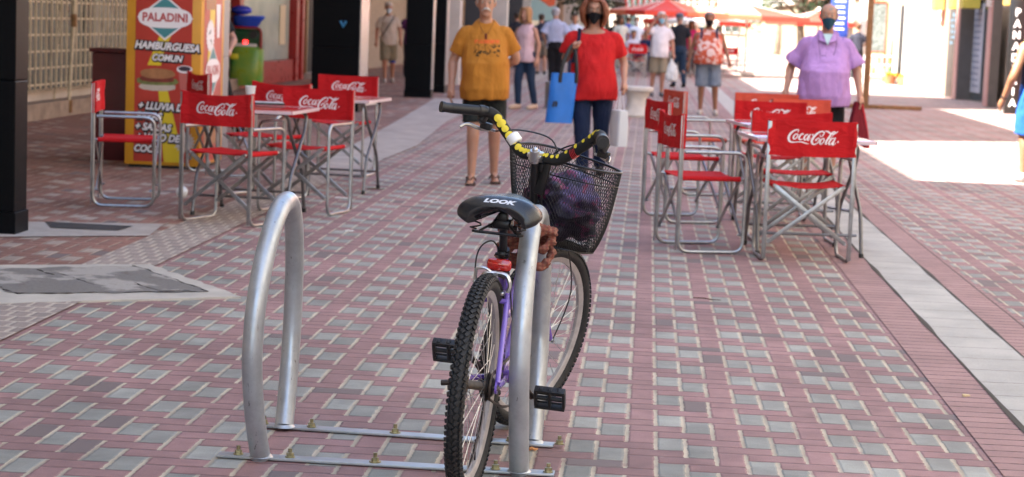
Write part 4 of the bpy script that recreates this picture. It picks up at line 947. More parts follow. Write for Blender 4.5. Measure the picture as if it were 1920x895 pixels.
def wheel(cx, steerit, rear, seed):
    c = Vector((cx, 0, R)); rnd = random.Random(seed)
    def ringpt(a, r, y): return Vector((cx+r*cos(a), y, R+r*sin(a)))
    bm = NB(); n = 72; prof = [(-.011, .272), (-.013, .283), (-.009, .2835), (-.008, .277), (.008, .277), (.009, .2835), (.013, .283), (.011, .272), (.006, .264), (-.006, .264)]
    g_ = [[bm.verts.new(ringpt(2*pi*i/n, r, y)) for y, r in prof] for i in range(n)]
    for i in range(n):
        for k in range(len(prof)): bm.faces.new((g_[i][k], g_[(i+1) % n][k], g_[(i+1) % n][(k+1) % len(prof)], g_[i][(k+1) % len(prof)]))
    w = bobj('wheel', bm, rim_m, None, steerit)
    bm = NB(); rt = .0245; n = 120; mprof = [(rt*.95*sin(b), .302+rt*.9*cos(b)) for b in [rad(x) for x in range(-150, 151, 20)]]
    g_ = [[bm.verts.new(ringpt(2*pi*i/n, r, y)) for y, r in mprof] for i in range(n)]
    for i in range(n):
        for k in range(len(mprof)-1): bm.faces.new((g_[i][k], g_[(i+1) % n][k], g_[(i+1) % n][k+1], g_[i][k+1]))
    # tread blocks
    nk = 104
    for i in range(nk):
        a = 2*pi*i/nk; T_ = Vector((-sin(a), 0, cos(a)))
        for row in range(4):
            aa = a+(pi/nk if row in (1, 3) else 0); T_ = Vector((-sin(aa), 0, cos(aa)))
            b = rad([-52, -15, 15, 52][row]); rr = .302+.0235*cos(b); y = .0245*sin(b)
            nrm = Vector((cos(aa)*cos(b), sin(b), sin(aa)*cos(b))); S_ = T_.cross(nrm)
            sk = rad([22, 38, -38, -22][row]); T2 = T_*cos(sk)+S_*sin(sk); S2 = nrm.cross(T2)
            Rm = Matrix((T2, S2, nrm)).transposed(); box(bm, ringpt(aa, rr, y)+nrm*.0022, (.0125 if row in (0, 3) else .0145, .0105 if row in (1, 2) else .013, .0055), Rm)
    bobj('tyre', bm, tyre_m, w, steerit)
    bm = NB()
    for k in range(36):
        sgn = 1 if k % 2 else -1; a = 2*pi*k/36; ah = a+(.62 if (k//2) % 2 else -.62)
        tube(bm, [ringpt(ah, .020, sgn*.028), ringpt(a, .266, sgn*.002)], .0011, 5)
    bobj('spokes', bm, steel, w, steerit)
    bm = NB(); tube(bm, [c+Vector((0, y, 0)) for y in (-.034, -.030, -.026, -.024, .024, .026, .030, .034)], [.014, .024, .024, .0135, .0135, .024, .024, .014], 18)
    tube(bm, [c+Vector((0, -.072, 0)), c+Vector((0, .072, 0))], .0048, 8)
    for s in (-1, 1): tube(bm, [c+Vector((0, s*.058, 0)), c+Vector((0, s*.068, 0))], .0085, 6)
    bobj('hub', bm, hubm if rear else steel, w, steerit)
    bm = NB(); a = -1.2; tube(bm, [ringpt(a, .272, 0), ringpt(a, .235, .0)], .003, 6); bobj('valve', bm, bk_, w, steerit)
    for k in ((0.4, 3.1) if rear else (1.3,)):
        pass
    return w
wheel(0, False, True, 1); wheel(WB, True, False, 2)
BB = Vector((.435, 0, .285)); ST_top = Vector((.27, 0, .70)); HTt = A0+sax*.49; HTb = A0+sax*.375
def FT(pts, r, n=14): bm = NB(); tube(bm, smoothpath(pts, 6), r, n); return bm
bm = NB(); tube(bm, [HTb, HTt], .0185, 16); tube(bm, [HTb, HTb+sax*.012], .022, 16); tube(bm, [HTt-sax*.012, HTt], .022, 16)
tube(bm, [BB, ST_top], .0155, 14)
tube(bm, smoothpath([HTb+sax*.02, Vector((.78, 0, .52)), Vector((.58, 0, .35)), BB+Vector((.01, 0, .01))], 6), .019, 14)
tube(bm, smoothpath([HTt-sax*.02, Vector((.70, 0, .62)), Vector((.52, 0, .50)), Vector((.355, 0, .485))], 6), .0165, 14)
tube(bm, [BB+Vector((0, -.036, 0)), BB+Vector((0, .036, 0))], .021, 18)
for s in (-1, 1):
    tube(bm, smoothpath([BB+Vector((-.03, s*.022, 0)), Vector((.30, s*.034, .300)), Vector((.16, s*.052, .318)), Vector((.01, s*.062, R))], 5), .010, 10)
    tube(bm, smoothpath([Vector((.272, s*.014, .655)), Vector((.20, s*.036, .57)), Vector((.08, s*.052, .42)), Vector((.006, s*.062, R+.012))], 5), .0085, 10)
    tube(bm, [(0, s*.058, R), (0, s*.064, R)], .019, 12)
tube(bm, [(.185, -.04, .56), (.185, .04, .56)], .008, 8)
bobj('frame', bm, purple)
bm = NB(); fc = A0+sax*.345
for s in (-1, 1):
    tube(bm, smoothpath([fc+Vector((0, s*.045, .01)), A0+sax*.2+Vector((.012, s*.055, 0)), A0+sax*.08+Vector((.022, s*.058, 0)), Vector((WB, s*.058, R))], 5), [.0125]*6+[.011]*5+[.009]*5, 12)
tube(bm, [fc+Vector((0, -.05, .012)), fc+Vector((0, .05, .012))], .014, 12); tube(bm, [fc, HTb], .0145, 12); bobj('fork', bm, purple, steer=True)
# steering column and bars
CLZ = .685; cl = A0+sax*CLZ
bm = NB(); tube(bm, [HTt, HTt+sax*.012, HTt+sax*.02, HTt+sax*.03, HTt+sax*.03], [.026, .026, .021, .02, .013], 18); tube(bm, [HTt, cl-sax*.01], .0128, 14); bobj('stem', bm, blk, steer=True)
bm = NB(); box(bm, cl+Vector((.015, 0, 0)), (.05, .042, .036), bev=.008); tube(bm, [cl+Vector((.03, -.025, -.012)), cl+Vector((.03, .025, -.012))], .007, 8); tube(bm, [cl-sax*.02, cl+sax*.022], .0165, 14); ball(bm, cl+sax*.024, .010, sub=2)
tube(bm, [cl+Vector((.0, -.026, .0)), cl+Vector((.0, .026, .0))], .008, 10); bobj('stem_clamp', bm, steel, steer=True)
bc = cl+Vector((.03, 0, 0)); barpts = {}
def bp_(s): return [bc+Vector((x, s*y, z-s*.075*y)) for x, y, z in ((0, .03, 0), (.0, .075, .004), (-.004, .14, .055), (-.012, .190, .10), (-.030, .215, .112), (-.105, .265, .110), (-.155, .295, .106))]
full = smoothpath(list(reversed(bp_(1)))+[bc]+bp_(-1), 5)
bm = NB(); tube(bm, full, .011, 12); bobj('handlebar', bm, steel, steer=True)
sleeve = bpy.data.materials.new('sleeve_print'); sleeve.use_nodes = True; g = NG(sleeve)
g.n['Principled BSDF'].inputs['Base Color'].default_value = (.010, .010, .010, 1); g.n['Principled BSDF'].inputs['Roughness'].default_value = .8
yel = mat('yellow_rubber', (.72, .56, .03), .6)
for s in (1, -1):
    P_ = smoothpath([bc+Vector((0, s*.02, 0))]+bp_(s)[:5], 6); 
    if s < 0: P_ = smoothpath([bc+Vector((0, s*.02, 0))]+bp_(s), 6)
    bm = NB(); tube(bm, P_, .0185, 16); sl_ = bobj('foam_sleeve', bm, sleeve, steer=True)
    # raised yellow spots growing towards the bend
    T_, N_ = frames(P_)
    bm = NB(); rnd = random.Random(3); m_ = len(P_)
    tot = 11
    for k in range(tot):
        f_ = .10+.72*k/tot; i = min(m_-2, int(f_*(m_-1))); q = f_*(m_-1)-i; p = P_[i].lerp(P_[i+1], q); t = T_[i]
        vdir = Vector((-.72, 0, .55)); vdir = (vdir-t*vdir.dot(t)).normalized(); sd = t.cross(vdir)
        L = .0062+.008*(k/tot if s > 0 else .05); wd = .0065+(.009*(k/tot) if s > 0 else .0003)
        ring = []
        for a in range(14):
            an = 2*pi*a/14; u_ = L*cos(an); v_ = wd*sin(an)*(1.2 if k % 2 else .9)
            ang = v_/.0185; ring.append(bm.verts.new(p+t*u_+(vdir*cos(ang)+sd*sin(ang))*(.0200+.00008*k)))
        cv_ = bm.verts.new(p+vdir*(.0203+.00008*k))
        for a in range(14): bm.faces.new((ring[a], ring[(a+1) % 14], cv_))
        if False:
            p2 = P_[min(i+2, m_-1)]; 
            L_ = [bm.verts.new(p+(vdir*cos(x)+sd*sin(x))*.0194) for x in (-.3, .0, .3)]; R2 = [bm.verts.new(p2+(vdir*cos(x)+sd*sin(x))*.0194) for x in (-.3, .0, .3)]
            for a in range(2): bm.faces.new((L_[a], R2[a], R2[a+1], L_[a+1]))
    bobj('sleeve_spots', bm, yel, sl_, steer=True)
# left rubber grip, ring, brake levers
b = bp_(1); bm = NB(); tube(bm, [b[4], b[4].lerp(b[6], .9), b[6]+Vector((-.01, .008, 0))], [.0165, .0165, .0165], 16)
for k in range(16):
    p = b[4].lerp(b[6], .05+.055*k); d = (b[6]-b[4]).normalized(); tube(bm, [p, p+d*.003], .0176, 16)
tube(bm, [b[6]+Vector((-.008, .007, 0)), b[6]+Vector((-.016, .013, 0))], .0185, 18); bobj('grip', bm, bk_, steer=True)
b2_ = bp_(-1); bm = NB(); d = (b2_[6]-b2_[5]).normalized(); tube(bm, [b2_[6]-d*.02, b2_[6]+d*.008], .021, 20); tube(bm, [b2_[6]+d*.008, b2_[6]+d*.011], .013, 16); bobj('grip', bm, bk_, steer=True)
bm = NB(); p = bc+Vector((-.002, .108, .030)); d = (bp_(1)[3]-bp_(1)[1]).normalized(); tube(bm, [p-d*.017, p-d*.013, p+d*.013, p+d*.017], [.019, .0235, .0235, .019], 18); bobj('tape_ring', bm, M['whiteplastic'], steer=True)
bm = NB(); p = bc+Vector((-.004, -.125, .042))
for k in range(4): tube(bm, [p+Vector((0, -.004*k+.006, .004*k)), p+Vector((0, -.004*k+.0045, .004*k+.0008))], .0192, 16)
bobj('red_wire', bm, mat('red_wire', (.4, .015, .02), .4), steer=True)
def brake(s):
    b = bp_(s); q = b[4].lerp(b[5], .25) if s > 0 else b[5].lerp(b[6], .3); d = (b[5]-b[4]).normalized()
    bm = NB(); tube(bm, [q-d*.008, q+d*.010], .0195, 18); box(bm, q+Vector((.02, 0, -.022)), (.034, .024, .04), Euler((0, .5, 0)).to_matrix(), bev=.006); box(bm, q+Vector((.044, -s*.006, -.050)), (.024, .040, .024), bev=.005)
    br_ = bobj('brake_mount', bm, bk_, steer=True)
    bm = NB(); r = q+Vector((.050, 0, -.058)); tube(bm, smoothpath([r+Vector((.0, -s*.015, 0)), r+Vector((-.005, s*.012, -.006)), r+d*.035+Vector((0.008, 0, -.002)), r+d*.075+Vector((.012, 0, .006)), r+d*.095+Vector((.006, 0, -.006))], 5), [.008]*6+[.0065]*9+[.0055]*6, 10, flat=.7); bobj('brake_lever', bm, steel, br_, steer=True)
    bm = NB(); tube(bm, [r+Vector((.0, -s*.02, 0)), r+Vector((.0, -s*.04, .0))], .005, 8); bobj('barrel_adjuster', bm, steel, br_, steer=True)
    return r+Vector((0, -s*.04, 0))
rL = brake(1); rR = brake(-1)
bm = NB(); tube(bm, smoothpath([ST(rL), ST(rL+Vector((.07, -.06, .02))), ST(bc+Vector((.11, .03, .05))), ST(bc+Vector((.09, -.02, -.02))), ST(bc+Vector((.01, -.035, -.10))), Vector((.80, -.03, .72)), Vector((.70, -.025, .60)), Vector((.45, -.022, .47)), Vector((.30, -.02, .60)), Vector((.20, .03, .64))], 6), .0028, 7); bobj('brake_cable', bm, bk_)
bm = NB(); tube(bm, smoothpath([ST(rR), ST(rR+Vector((.06, .06, .02))), ST(bc+Vector((.09, -.02, .03))), ST(bc+Vector((.05, .01, -.06))), ST(HTt+Vector((.06, .012, .0))), ST(fc+Vector((.03, .0, .03)))], 6), .0028, 7); bobj('brake_cable', bm, bk_)
# basket: hangs on the bars, turns with them
bo = bc+Vector((.180, .0, -.003))
def bask(a, k):   # k=0 rim .. 1 bottom
    hx = .148-.030*k-.018*k**4; hy = .188-.038*k-.03*k**4; ca, sa = cos(a), sin(a); p = 2.9
    return bo+Vector((hx*math.copysign(abs(ca)**(2/p), ca)-.02*k, hy*math.copysign(abs(sa)**(2/p), sa)-.055*k, -.282*k+.004*sin(2*a)))
bm = NB(); na, nk = 96, 26; g_ = {}
for i in range(na):
    for j in range(nk+1): g_[i, j] = bm.verts.new(bask(2*pi*(i+.5*(j % 2))/na, j/nk))
for i in range(na):
    for j in range(0, nk-1):
        o_ = (j % 2)
        # diamonds of expanded mesh
        a_ = g_[i, j]; b_ = g_[(i+o_-1+na) % na, j+1] if o_ == 0 else g_[i, j+1]; c_ = g_[(i+o_) % na, j+1]; d_ = g_[i, j+2]
        bm.faces.new((a_, b_, d_, c_))
bt = []
nb = 22
for i in range(-nb, nb+1):
    for j in range(-nb, nb+1):
        pass
me = bpy.data.meshes.new('b'); bm.to_mesh(me); bm.free(); me = evalmesh(me, [('WIREFRAME', dict(thickness=.0027, use_even_offset=False, use_boundary=True))])
bm = NB(); bm.from_mesh(me)
for i in range(-13, 14):
    x = i*.0075
    for ax_ in (0, 1):
        hx, hy = .098, .118; q = i/13.5
        if ax_ == 0: a_ = bo+Vector((q*hx-.02, -hy*(1-abs(q)**3)**.33-.055, -.282)); b_ = bo+Vector((q*hx-.02, hy*(1-abs(q)**3)**.33-.055, -.282))
        else: a_ = bo+Vector((-hx*(1-abs(q)**3)**.33-.02, q*hy-.055, -.282)); b_ = bo+Vector((hx*(1-abs(q)**3)**.33-.02, q*hy-.055, -.282))
        tube(bm, [a_, b_], .0009, 4)
bsk = bobj('basket', bm, blk, steer=True)
bm = NB()
for k, r in ((0, .0042), (.17, .0022), (1, .0032)): tube(bm, [bask(2*pi*i/64, k) for i in range(64)], r, 8, closed=True)
bobj('basket_rim', bm, blk, bsk, steer=True)
bm = NB(); box(bm, bo+Vector((-.168, -.022, -.065)), (.018, .042, .11), bev=.006); box(bm, bo+Vector((-.170, .0, -.03)), (.03, .05, .03), bev=.006)
for s in (-1, 1): tube(bm, [bo+Vector((-.158, s*.025, -.10)), bo+Vector((-.158, s*.025, .0))], .004, 8)
bobj('basket_bracket', bm, blk, bsk, steer=True)
bm = NB()
for s in (-1, 1): tube(bm, smoothpath([Vector((WB, s*.066, R)), Vector((WB+.02, s*.08, R+.18)), bo+Vector((-.01, s*.085, -.264))], 5), .0024, 6)
bobj('basket_stay', bm, blk, bsk, steer=True)
# saddle
SC = Vector((.20, 0, .855))
def saddle_pt(u, a):
    # u 0 rear .. 1 nose ; a cross angle -1..1
    x = -.115+.265*u; w = .124*(1-u**1.35)**.55*(min(1, (u+.035)*9))**.33+.018*min(1, u*3)
    if u > .96: w *= max(.25, (1.0-u)/.04)**.5
    z = .030-.030*(1-min(1, u*5.5))**2-.012*u
    dz = -.050*abs(a)**3.2-.010*(1-u)*(abs(a)**2)
    sp = .012*(1-u)*cos(a*pi)*-1*.6
    return SC+Vector((x, w*math.copysign(min(1, abs(a)*1.12)**.9, a) if abs(a) < .99 else w*math.copysign(1, a), z+dz))
def exp_(a, u): return math.exp(-(a/.16)**2)*(1-u)*.9
bm = NB(); nu, nv = 30, 26; g_ = {}
for i in range(nu+1):
    for j in range(nv+1): g_[i, j] = bm.verts.new(saddle_pt(i/nu, j/nv*2-1))
for i in range(nu):
    for j in range(nv): bm.faces.new((g_[i, j], g_[i+1, j], g_[i+1, j+1], g_[i, j+1]))
rear_top = [g_[0, j].co.copy() for j in range(nv+1)]
# rear and side wall
wall = [g_[0, j] for j in range(nv+1)]+[g_[i, nv] for i in range(1, nu+1)]+[g_[nu, j] for j in range(nv-1, -1, -1)]+[g_[i, 0] for i in range(nu-1, 0, -1)]
lowv = []
for v in wall:
    rel = v.co-SC; q = Vector((rel.x*.95+.004, rel.y*.97, min(rel.z-.014, -.016-.036*min(1, abs(rel.y)/.085)*(1 if rel.x < 0 else .5))))
    lowv.append(bm.verts.new(SC+q))
n_ = len(wall)
for i in range(n_): bm.faces.new((wall[i], lowv[i], lowv[(i+1) % n_], wall[(i+1) % n_]))
bot = bm.verts.new(SC+Vector((.02, 0, -.012)))
for i in range(n_): bm.faces.new((lowv[i], bot, lowv[(i+1) % n_]))
bmesh.ops.recalc_face_normals(bm, faces=bm.faces[:])
me = bpy.data.meshes.new('sd'); bm.to_mesh(me); bm.free(); me = evalmesh(me, [('SUBSURF', dict(levels=1, render_levels=1)), ('SMOOTH', dict(factor=.5, iterations=3))])
sb = NB(); sb.from_mesh(me); bv = BVHTree.FromBMesh(sb); sb.free()
vinyl = mat('saddle_vinyl', (.012, .013, .016), .27, spec=.6, bump=.12, bs=200)
sad = obj('saddle', me, vinyl, bike)
# lettering across the rear of the saddle
bm = NB(); tm = textmesh('LOOK', .033, .30, .0018, sp=1.0); addmesh(bm, tm, lambda c: Vector((c.x, c.y, 0)))
bmesh.ops.triangulate(bm, faces=bm.faces[:]); bmesh.ops.subdivide_edges(bm, edges=[e_ for e_ in bm.edges if e_.calc_length() > .006], cuts=2)
vd = Vector((.80, 0, -.60)).normalized()
for v in bm.verts:
    y = -v.co.x*.98-.0; zz = v.co.y*.55
    src = SC+Vector((-.100, y, .012))+Vector((.6, 0, .8))*zz*1.1; src2 = src-vd*.2
    h_, n2, _, _ = bv.ray_cast(src2, vd)
    v.co = (h_+n2*(.0012 if n2.dot(vd) < 0 else -.0012)) if h_ else src
bobj('saddle_lettering', bm, mat('silver_print', (.62, .64, .68), .35), sad)
bm = NB()
for s in (-1, 1):
    tube(bm, smoothpath([SC+Vector((.13, s*.012, -.012)), SC+Vector((.06, s*.024, -.045)), SC+Vector((-.02, s*.026, -.062)), SC+Vector((-.055, s*.045, -.075)), SC+Vector((-.065, s*.062, -.088))], 5), .0038, 8)
    c_ = SC+Vector((-.068, s*.068, -.080))
    tube(bm, [c_+Vector((.016*cos(t*.9), .016*sin(t*.9), t*.0030)) for t in range(0, 22)], .0026, 6)
    tube(bm, [c_+Vector((0, 0, -.008)), c_+Vector((0, 0, -.001))], .011, 10)
tube(bm, [SC+Vector((-.066, -.07, -.086)), SC+Vector((-.066, .07, -.086))], .0045, 8)
bobj('saddle_springs', bm, blk, sad)
bm = NB(); cp = SC+Vector((.02, 0, -.065)); box(bm, cp, (.05, .06, .03), bev=.008); tube(bm, [cp+Vector((-.0, -.045, -.01)), cp+Vector((0, .045, -.01))], .007, 8); box(bm, cp+Vector((-.01, 0, .022)), (.03, .03, .03), bev=.006)
bobj('saddle_clamp', bm, blk, sad)
bm = NB(); tube(bm, [ST_top-Vector((-.02, 0, .06)), cp+Vector((.0, 0, .01))], .0125, 14); bobj('seat_post', bm, mat('dark_post', (.03, .03, .035), .35, metal=.6))
bm = NB(); tube(bm, [ST_top-Vector((-.006, 0, .016)), ST_top+Vector((-.004, 0, .008))], .0195, 14); box(bm, ST_top+Vector((-.024, 0, -.006)), (.016, .02, .016), bev=.003); tube(bm, [ST_top+Vector((-.024, -.02, -.006)), ST_top+Vector((-.024, .02, -.006))], .005, 8); bobj('seat_clamp', bm, blk)
# rear reflector
bm = NB(); rp_ = Vector((.215, .0, .665)); box(bm, rp_, (.022, .076, .038), bev=.012); rf = bobj('rear_reflector', bm, mat('reflector_red', (.45, .015, .01), .12, coat=1., var=.2, vs=60))
bm = NB(); box(bm, rp_+Vector((-.0, 0, -.023)), (.020, .066, .008), bev=.002); tube(bm, [rp_+Vector((.01, 0, 0)), rp_+Vector((.05, 0, .005))], .006, 8); bobj('reflector_bracket', bm, bk_, rf)
# rear side pull brake
bm = NB(); q = Vector((.175, 0, .635))
for s in (-1, 1):
    tube(bm, smoothpath([q+Vector((0, 0, .01)), q+Vector((-.002, s*.032, .006)), q+Vector((-.004, s*.045, -.02)), q+Vector((-.004, s*.040, -.045))], 5), [.007]*10+[.006]*6, 8, flat=1.3)
    box(bm, q+Vector((-.004, s*.026, -.048)), (.040, .012, .012), bev=.003)
tube(bm, smoothpath([q+Vector((0, 0, .0)), q+Vector((-.006, .035, .022)), q+Vector((-.006, .062, .018))], 4), .005, 8); tube(bm, [q+Vector((-.02, 0, .006)), q+Vector((.03, 0, .006))], .007, 8)
rb_ = bobj('rear_brake', bm, steel)
bm = NB(); tube(bm, smoothpath([q+Vector((-.006, .062, -.02)), q+Vector((-.006, .064, .05)), q+Vector((.0, .05, .09)), q+Vector((.04, .025, .10)), q+Vector((.10, .01, .06))], 5), .0025, 6); bobj('brake_cable', bm, bk_, rb_)
bm = NB(); tube(bm, [q+Vector((-.006, .062, .018)), q+Vector((-.006, .062, -.02))], .0055, 8); ball(bm, q+Vector((-.006, .062, -.022)), .008); bobj('cable_anchor', bm, steel, rb_)
# cranks, pedals, chain
ca = rad(150); cdv = Vector((-cos(ca), 0, -sin(ca)))
for s, sg in ((-1, 1), (1, -1)):
    e1 = BB+cdv*.168*sg+Vector((0, s*.085, 0))
    bm = NB(); tube(bm, [BB+Vector((0, s*.052, 0)), BB+cdv*.09*sg+Vector((0, s*.068, 0)), e1], [.014, .011, .012], 10, flat=.6); tube(bm, [BB, BB+Vector((0, s*.060, 0))], .012, 12)
    cr = bobj('crank', bm, oily)
    pc = e1+Vector((0, s*.060, 0))
    bm = NB(); tube(bm, [e1, e1+Vector((0, s*.105, 0))], .0085, 10)
    tl = Matrix.Rotation(1.0 if s < 0 else .95, 3, 'Y')
    def pbx(c_, s_): box(bm, pc+tl@Vector(c_), s_, tl, bev=.003)
    for x in (-.036, .036): pbx((x, 0, 0), (.010, .100, .026))
    for y in (-.046, 0, .046): pbx((0, y, 0), (.066, .010, .024))
    for x in (-.018, .018): pbx((x, 0, 0), (.006, .09, .008))
    for x in (-.042, .042):
        for y in (-.03, 0, .03): pbx((x, y, 0), (.004, .014, .018))
    bobj('pedal', bm, bk_, cr)
bm = NB(); n = 40; yy = -.046
rc = [bm.verts.new(BB+Vector((.088*(1+(.03 if k % 2 else 0))*cos(2*pi*k/80), yy, .088*(1+(.03 if k % 2 else 0))*sin(2*pi*k/80)))) for k in range(80)]
ri = [bm.verts.new(BB+Vector((.068*cos(2*pi*k/80), yy, .068*sin(2*pi*k/80)))) for k in range(80)]
for k in range(80): bm.faces.new((rc[k], rc[(k+1) % 80], ri[(k+1) % 80], ri[k]))
for k in range(5): a = 2*pi*k/5; bar(bm, BB+Vector((0, yy, 0)), BB+Vector((.07*cos(a), yy, .07*sin(a))), .003, .014, side=(-sin(a), 0, cos(a)))
cr_ = bobj('chainring', bm, oily)
bm = NB()
for k in range(6): tube(bm, [Vector((0, -.034-.0035*k, R)), Vector((0, -.0355-.0035*k, R))], .044-.004*k, 24)
bobj('sprocket', bm, oily)
bm = NB(); ch = []
for k in range(13): a = -pi/2+pi*k/12; ch.append(BB+Vector((.089*cos(a), yy, .089*sin(a))))
up_end = Vector((0, yy, R+.038))
for k in range(1, 12): ch.append(ch[12].lerp(up_end, k/12))
for k in range(9): a = pi/2+pi*k/8; ch.append(Vector((.038*cos(a), yy, R+.038*sin(a))))
lo = BB+Vector((0, yy, -.089)); l0 = Vector((0, yy, R-.038))
for k in range(1, 12): q_ = l0.lerp(lo, k/12); q_.z -= .012*sin(pi*k/12); ch.append(q_)
tube(bm, ch, .0045, 6, closed=True)
bobj('chain', bm, oily)
# kickstand-like stub by the rear wheel
bm = NB(); tube(bm, [(-.0, .07, .33), (.0, .105, .325)], .0085, 8); bobj('axle_peg', bm, oily)
# ---- bag in the basket, cloth lock
BM = bike.matrix_world.copy()
def tob(p): return BM @ p
bm = NB(); c0 = bo+Vector((-.012, -.028, -.155))
me = None
b1 = NB(); 
for p_, r in (((0, .03, .02), .085), ((.0, -.05, .0), .088), ((-.01, .0, -.05), .075), ((.02, -.03, .055), .06), ((-.02, .06, .06), .05), ((.03, -.08, -.04), .05)): ball(b1, c0+Vector(p_), r, (1.02, 1.15, 1.0), 3)
me = remesh(b1, .006, 4); ripple(me, .030, (15, 11, 22), 3.); 
bagm = mat('floral_fabric', (.035, .018, .055), .55, var=.3, vs=16, bump=.3, bs=60)
g = NG(bagm); tc = g.n.new('ShaderNodeTexCoord'); n1 = g.noise(tc.outputs['Object'], 22, 3, .5); n2 = g.noise(tc.outputs['Object'], 9, 3, .6)
g.l.new(g.mix(g.ss(n1, .56, .62), g.mix(g.ss(n2, .45, .6), (.014, .008, .026), (.085, .060, .15)), (.16, .02, .08)), g.n['Principled BSDF'].inputs['Base Color'])
for v in me.vertices: v.co = SR @ v.co
orig = BM @ (SR @ c0)
for v in me.vertices: v.co = (BM @ v.co)-orig
obj('bag', me, bagm, loc=orig, label='dark purple floral cloth bag stuffed in the bicycle basket', cat='bag')
b1 = NB(); hx = Vector((.088, 6.16, .0)); 
def cp_(x, y, z): return Vector((x, y, z))
for k in range(4):
    z0 = .675+.024*k; a0 = k*1.1
    pts = [Vector((.046+.082*cos(a)+.01*noise.noise(Vector((a, k, 0))), 6.165+.065*sin(a)+.0, z0+.03*sin(a+a0)+.014*noise.noise(Vector((a*2, k, 7))))) for a in [2*pi*i/20 for i in range(20)]]
    tube(b1, pts, [.013+.006*noise.noise(Vector((i*.7, k*3.1, 1))) for i in range(20)], 10, closed=True)
me = remesh(b1, .0055, 1); ripple(me, .012, (34, 34, 60), 2.)
kn = mat('checked_cloth', (.30, .07, .04), .9, bump=.4, bs=200); g = NG(kn); tc = g.n.new('ShaderNodeTexCoord'); wv = g.n.new('ShaderNodeTexWave'); wv.inputs['Scale'].default_value = 20; wv.inputs['Distortion'].default_value = 5; g.l.new(tc.outputs['Object'], wv.inputs['Vector'])
wv2 = g.n.new('ShaderNodeTexWave'); wv2.bands_direction = 'Z'; wv2.inputs['Scale'].default_value = 26; wv2.inputs['Distortion'].default_value = 4; g.l.new(tc.outputs['Object'], wv2.inputs['Vector'])
g.l.new(g.mix(g.m('MULTIPLY', wv2.outputs['Fac'], .7), g.mix(wv.outputs['Fac'], (.17, .04, .026), (.22, .095, .06)), (.10, .028, .02)), g.n['Principled BSDF'].inputs['Base Color'])
for v in me.vertices: v.co -= Vector((.05, 6.165, .7))
obj('tied_cloth', me, kn, loc=(.05, 6.165, .7), label='rust coloured checked cloth wound round the bicycle frame and the right hoop', cat='cloth')
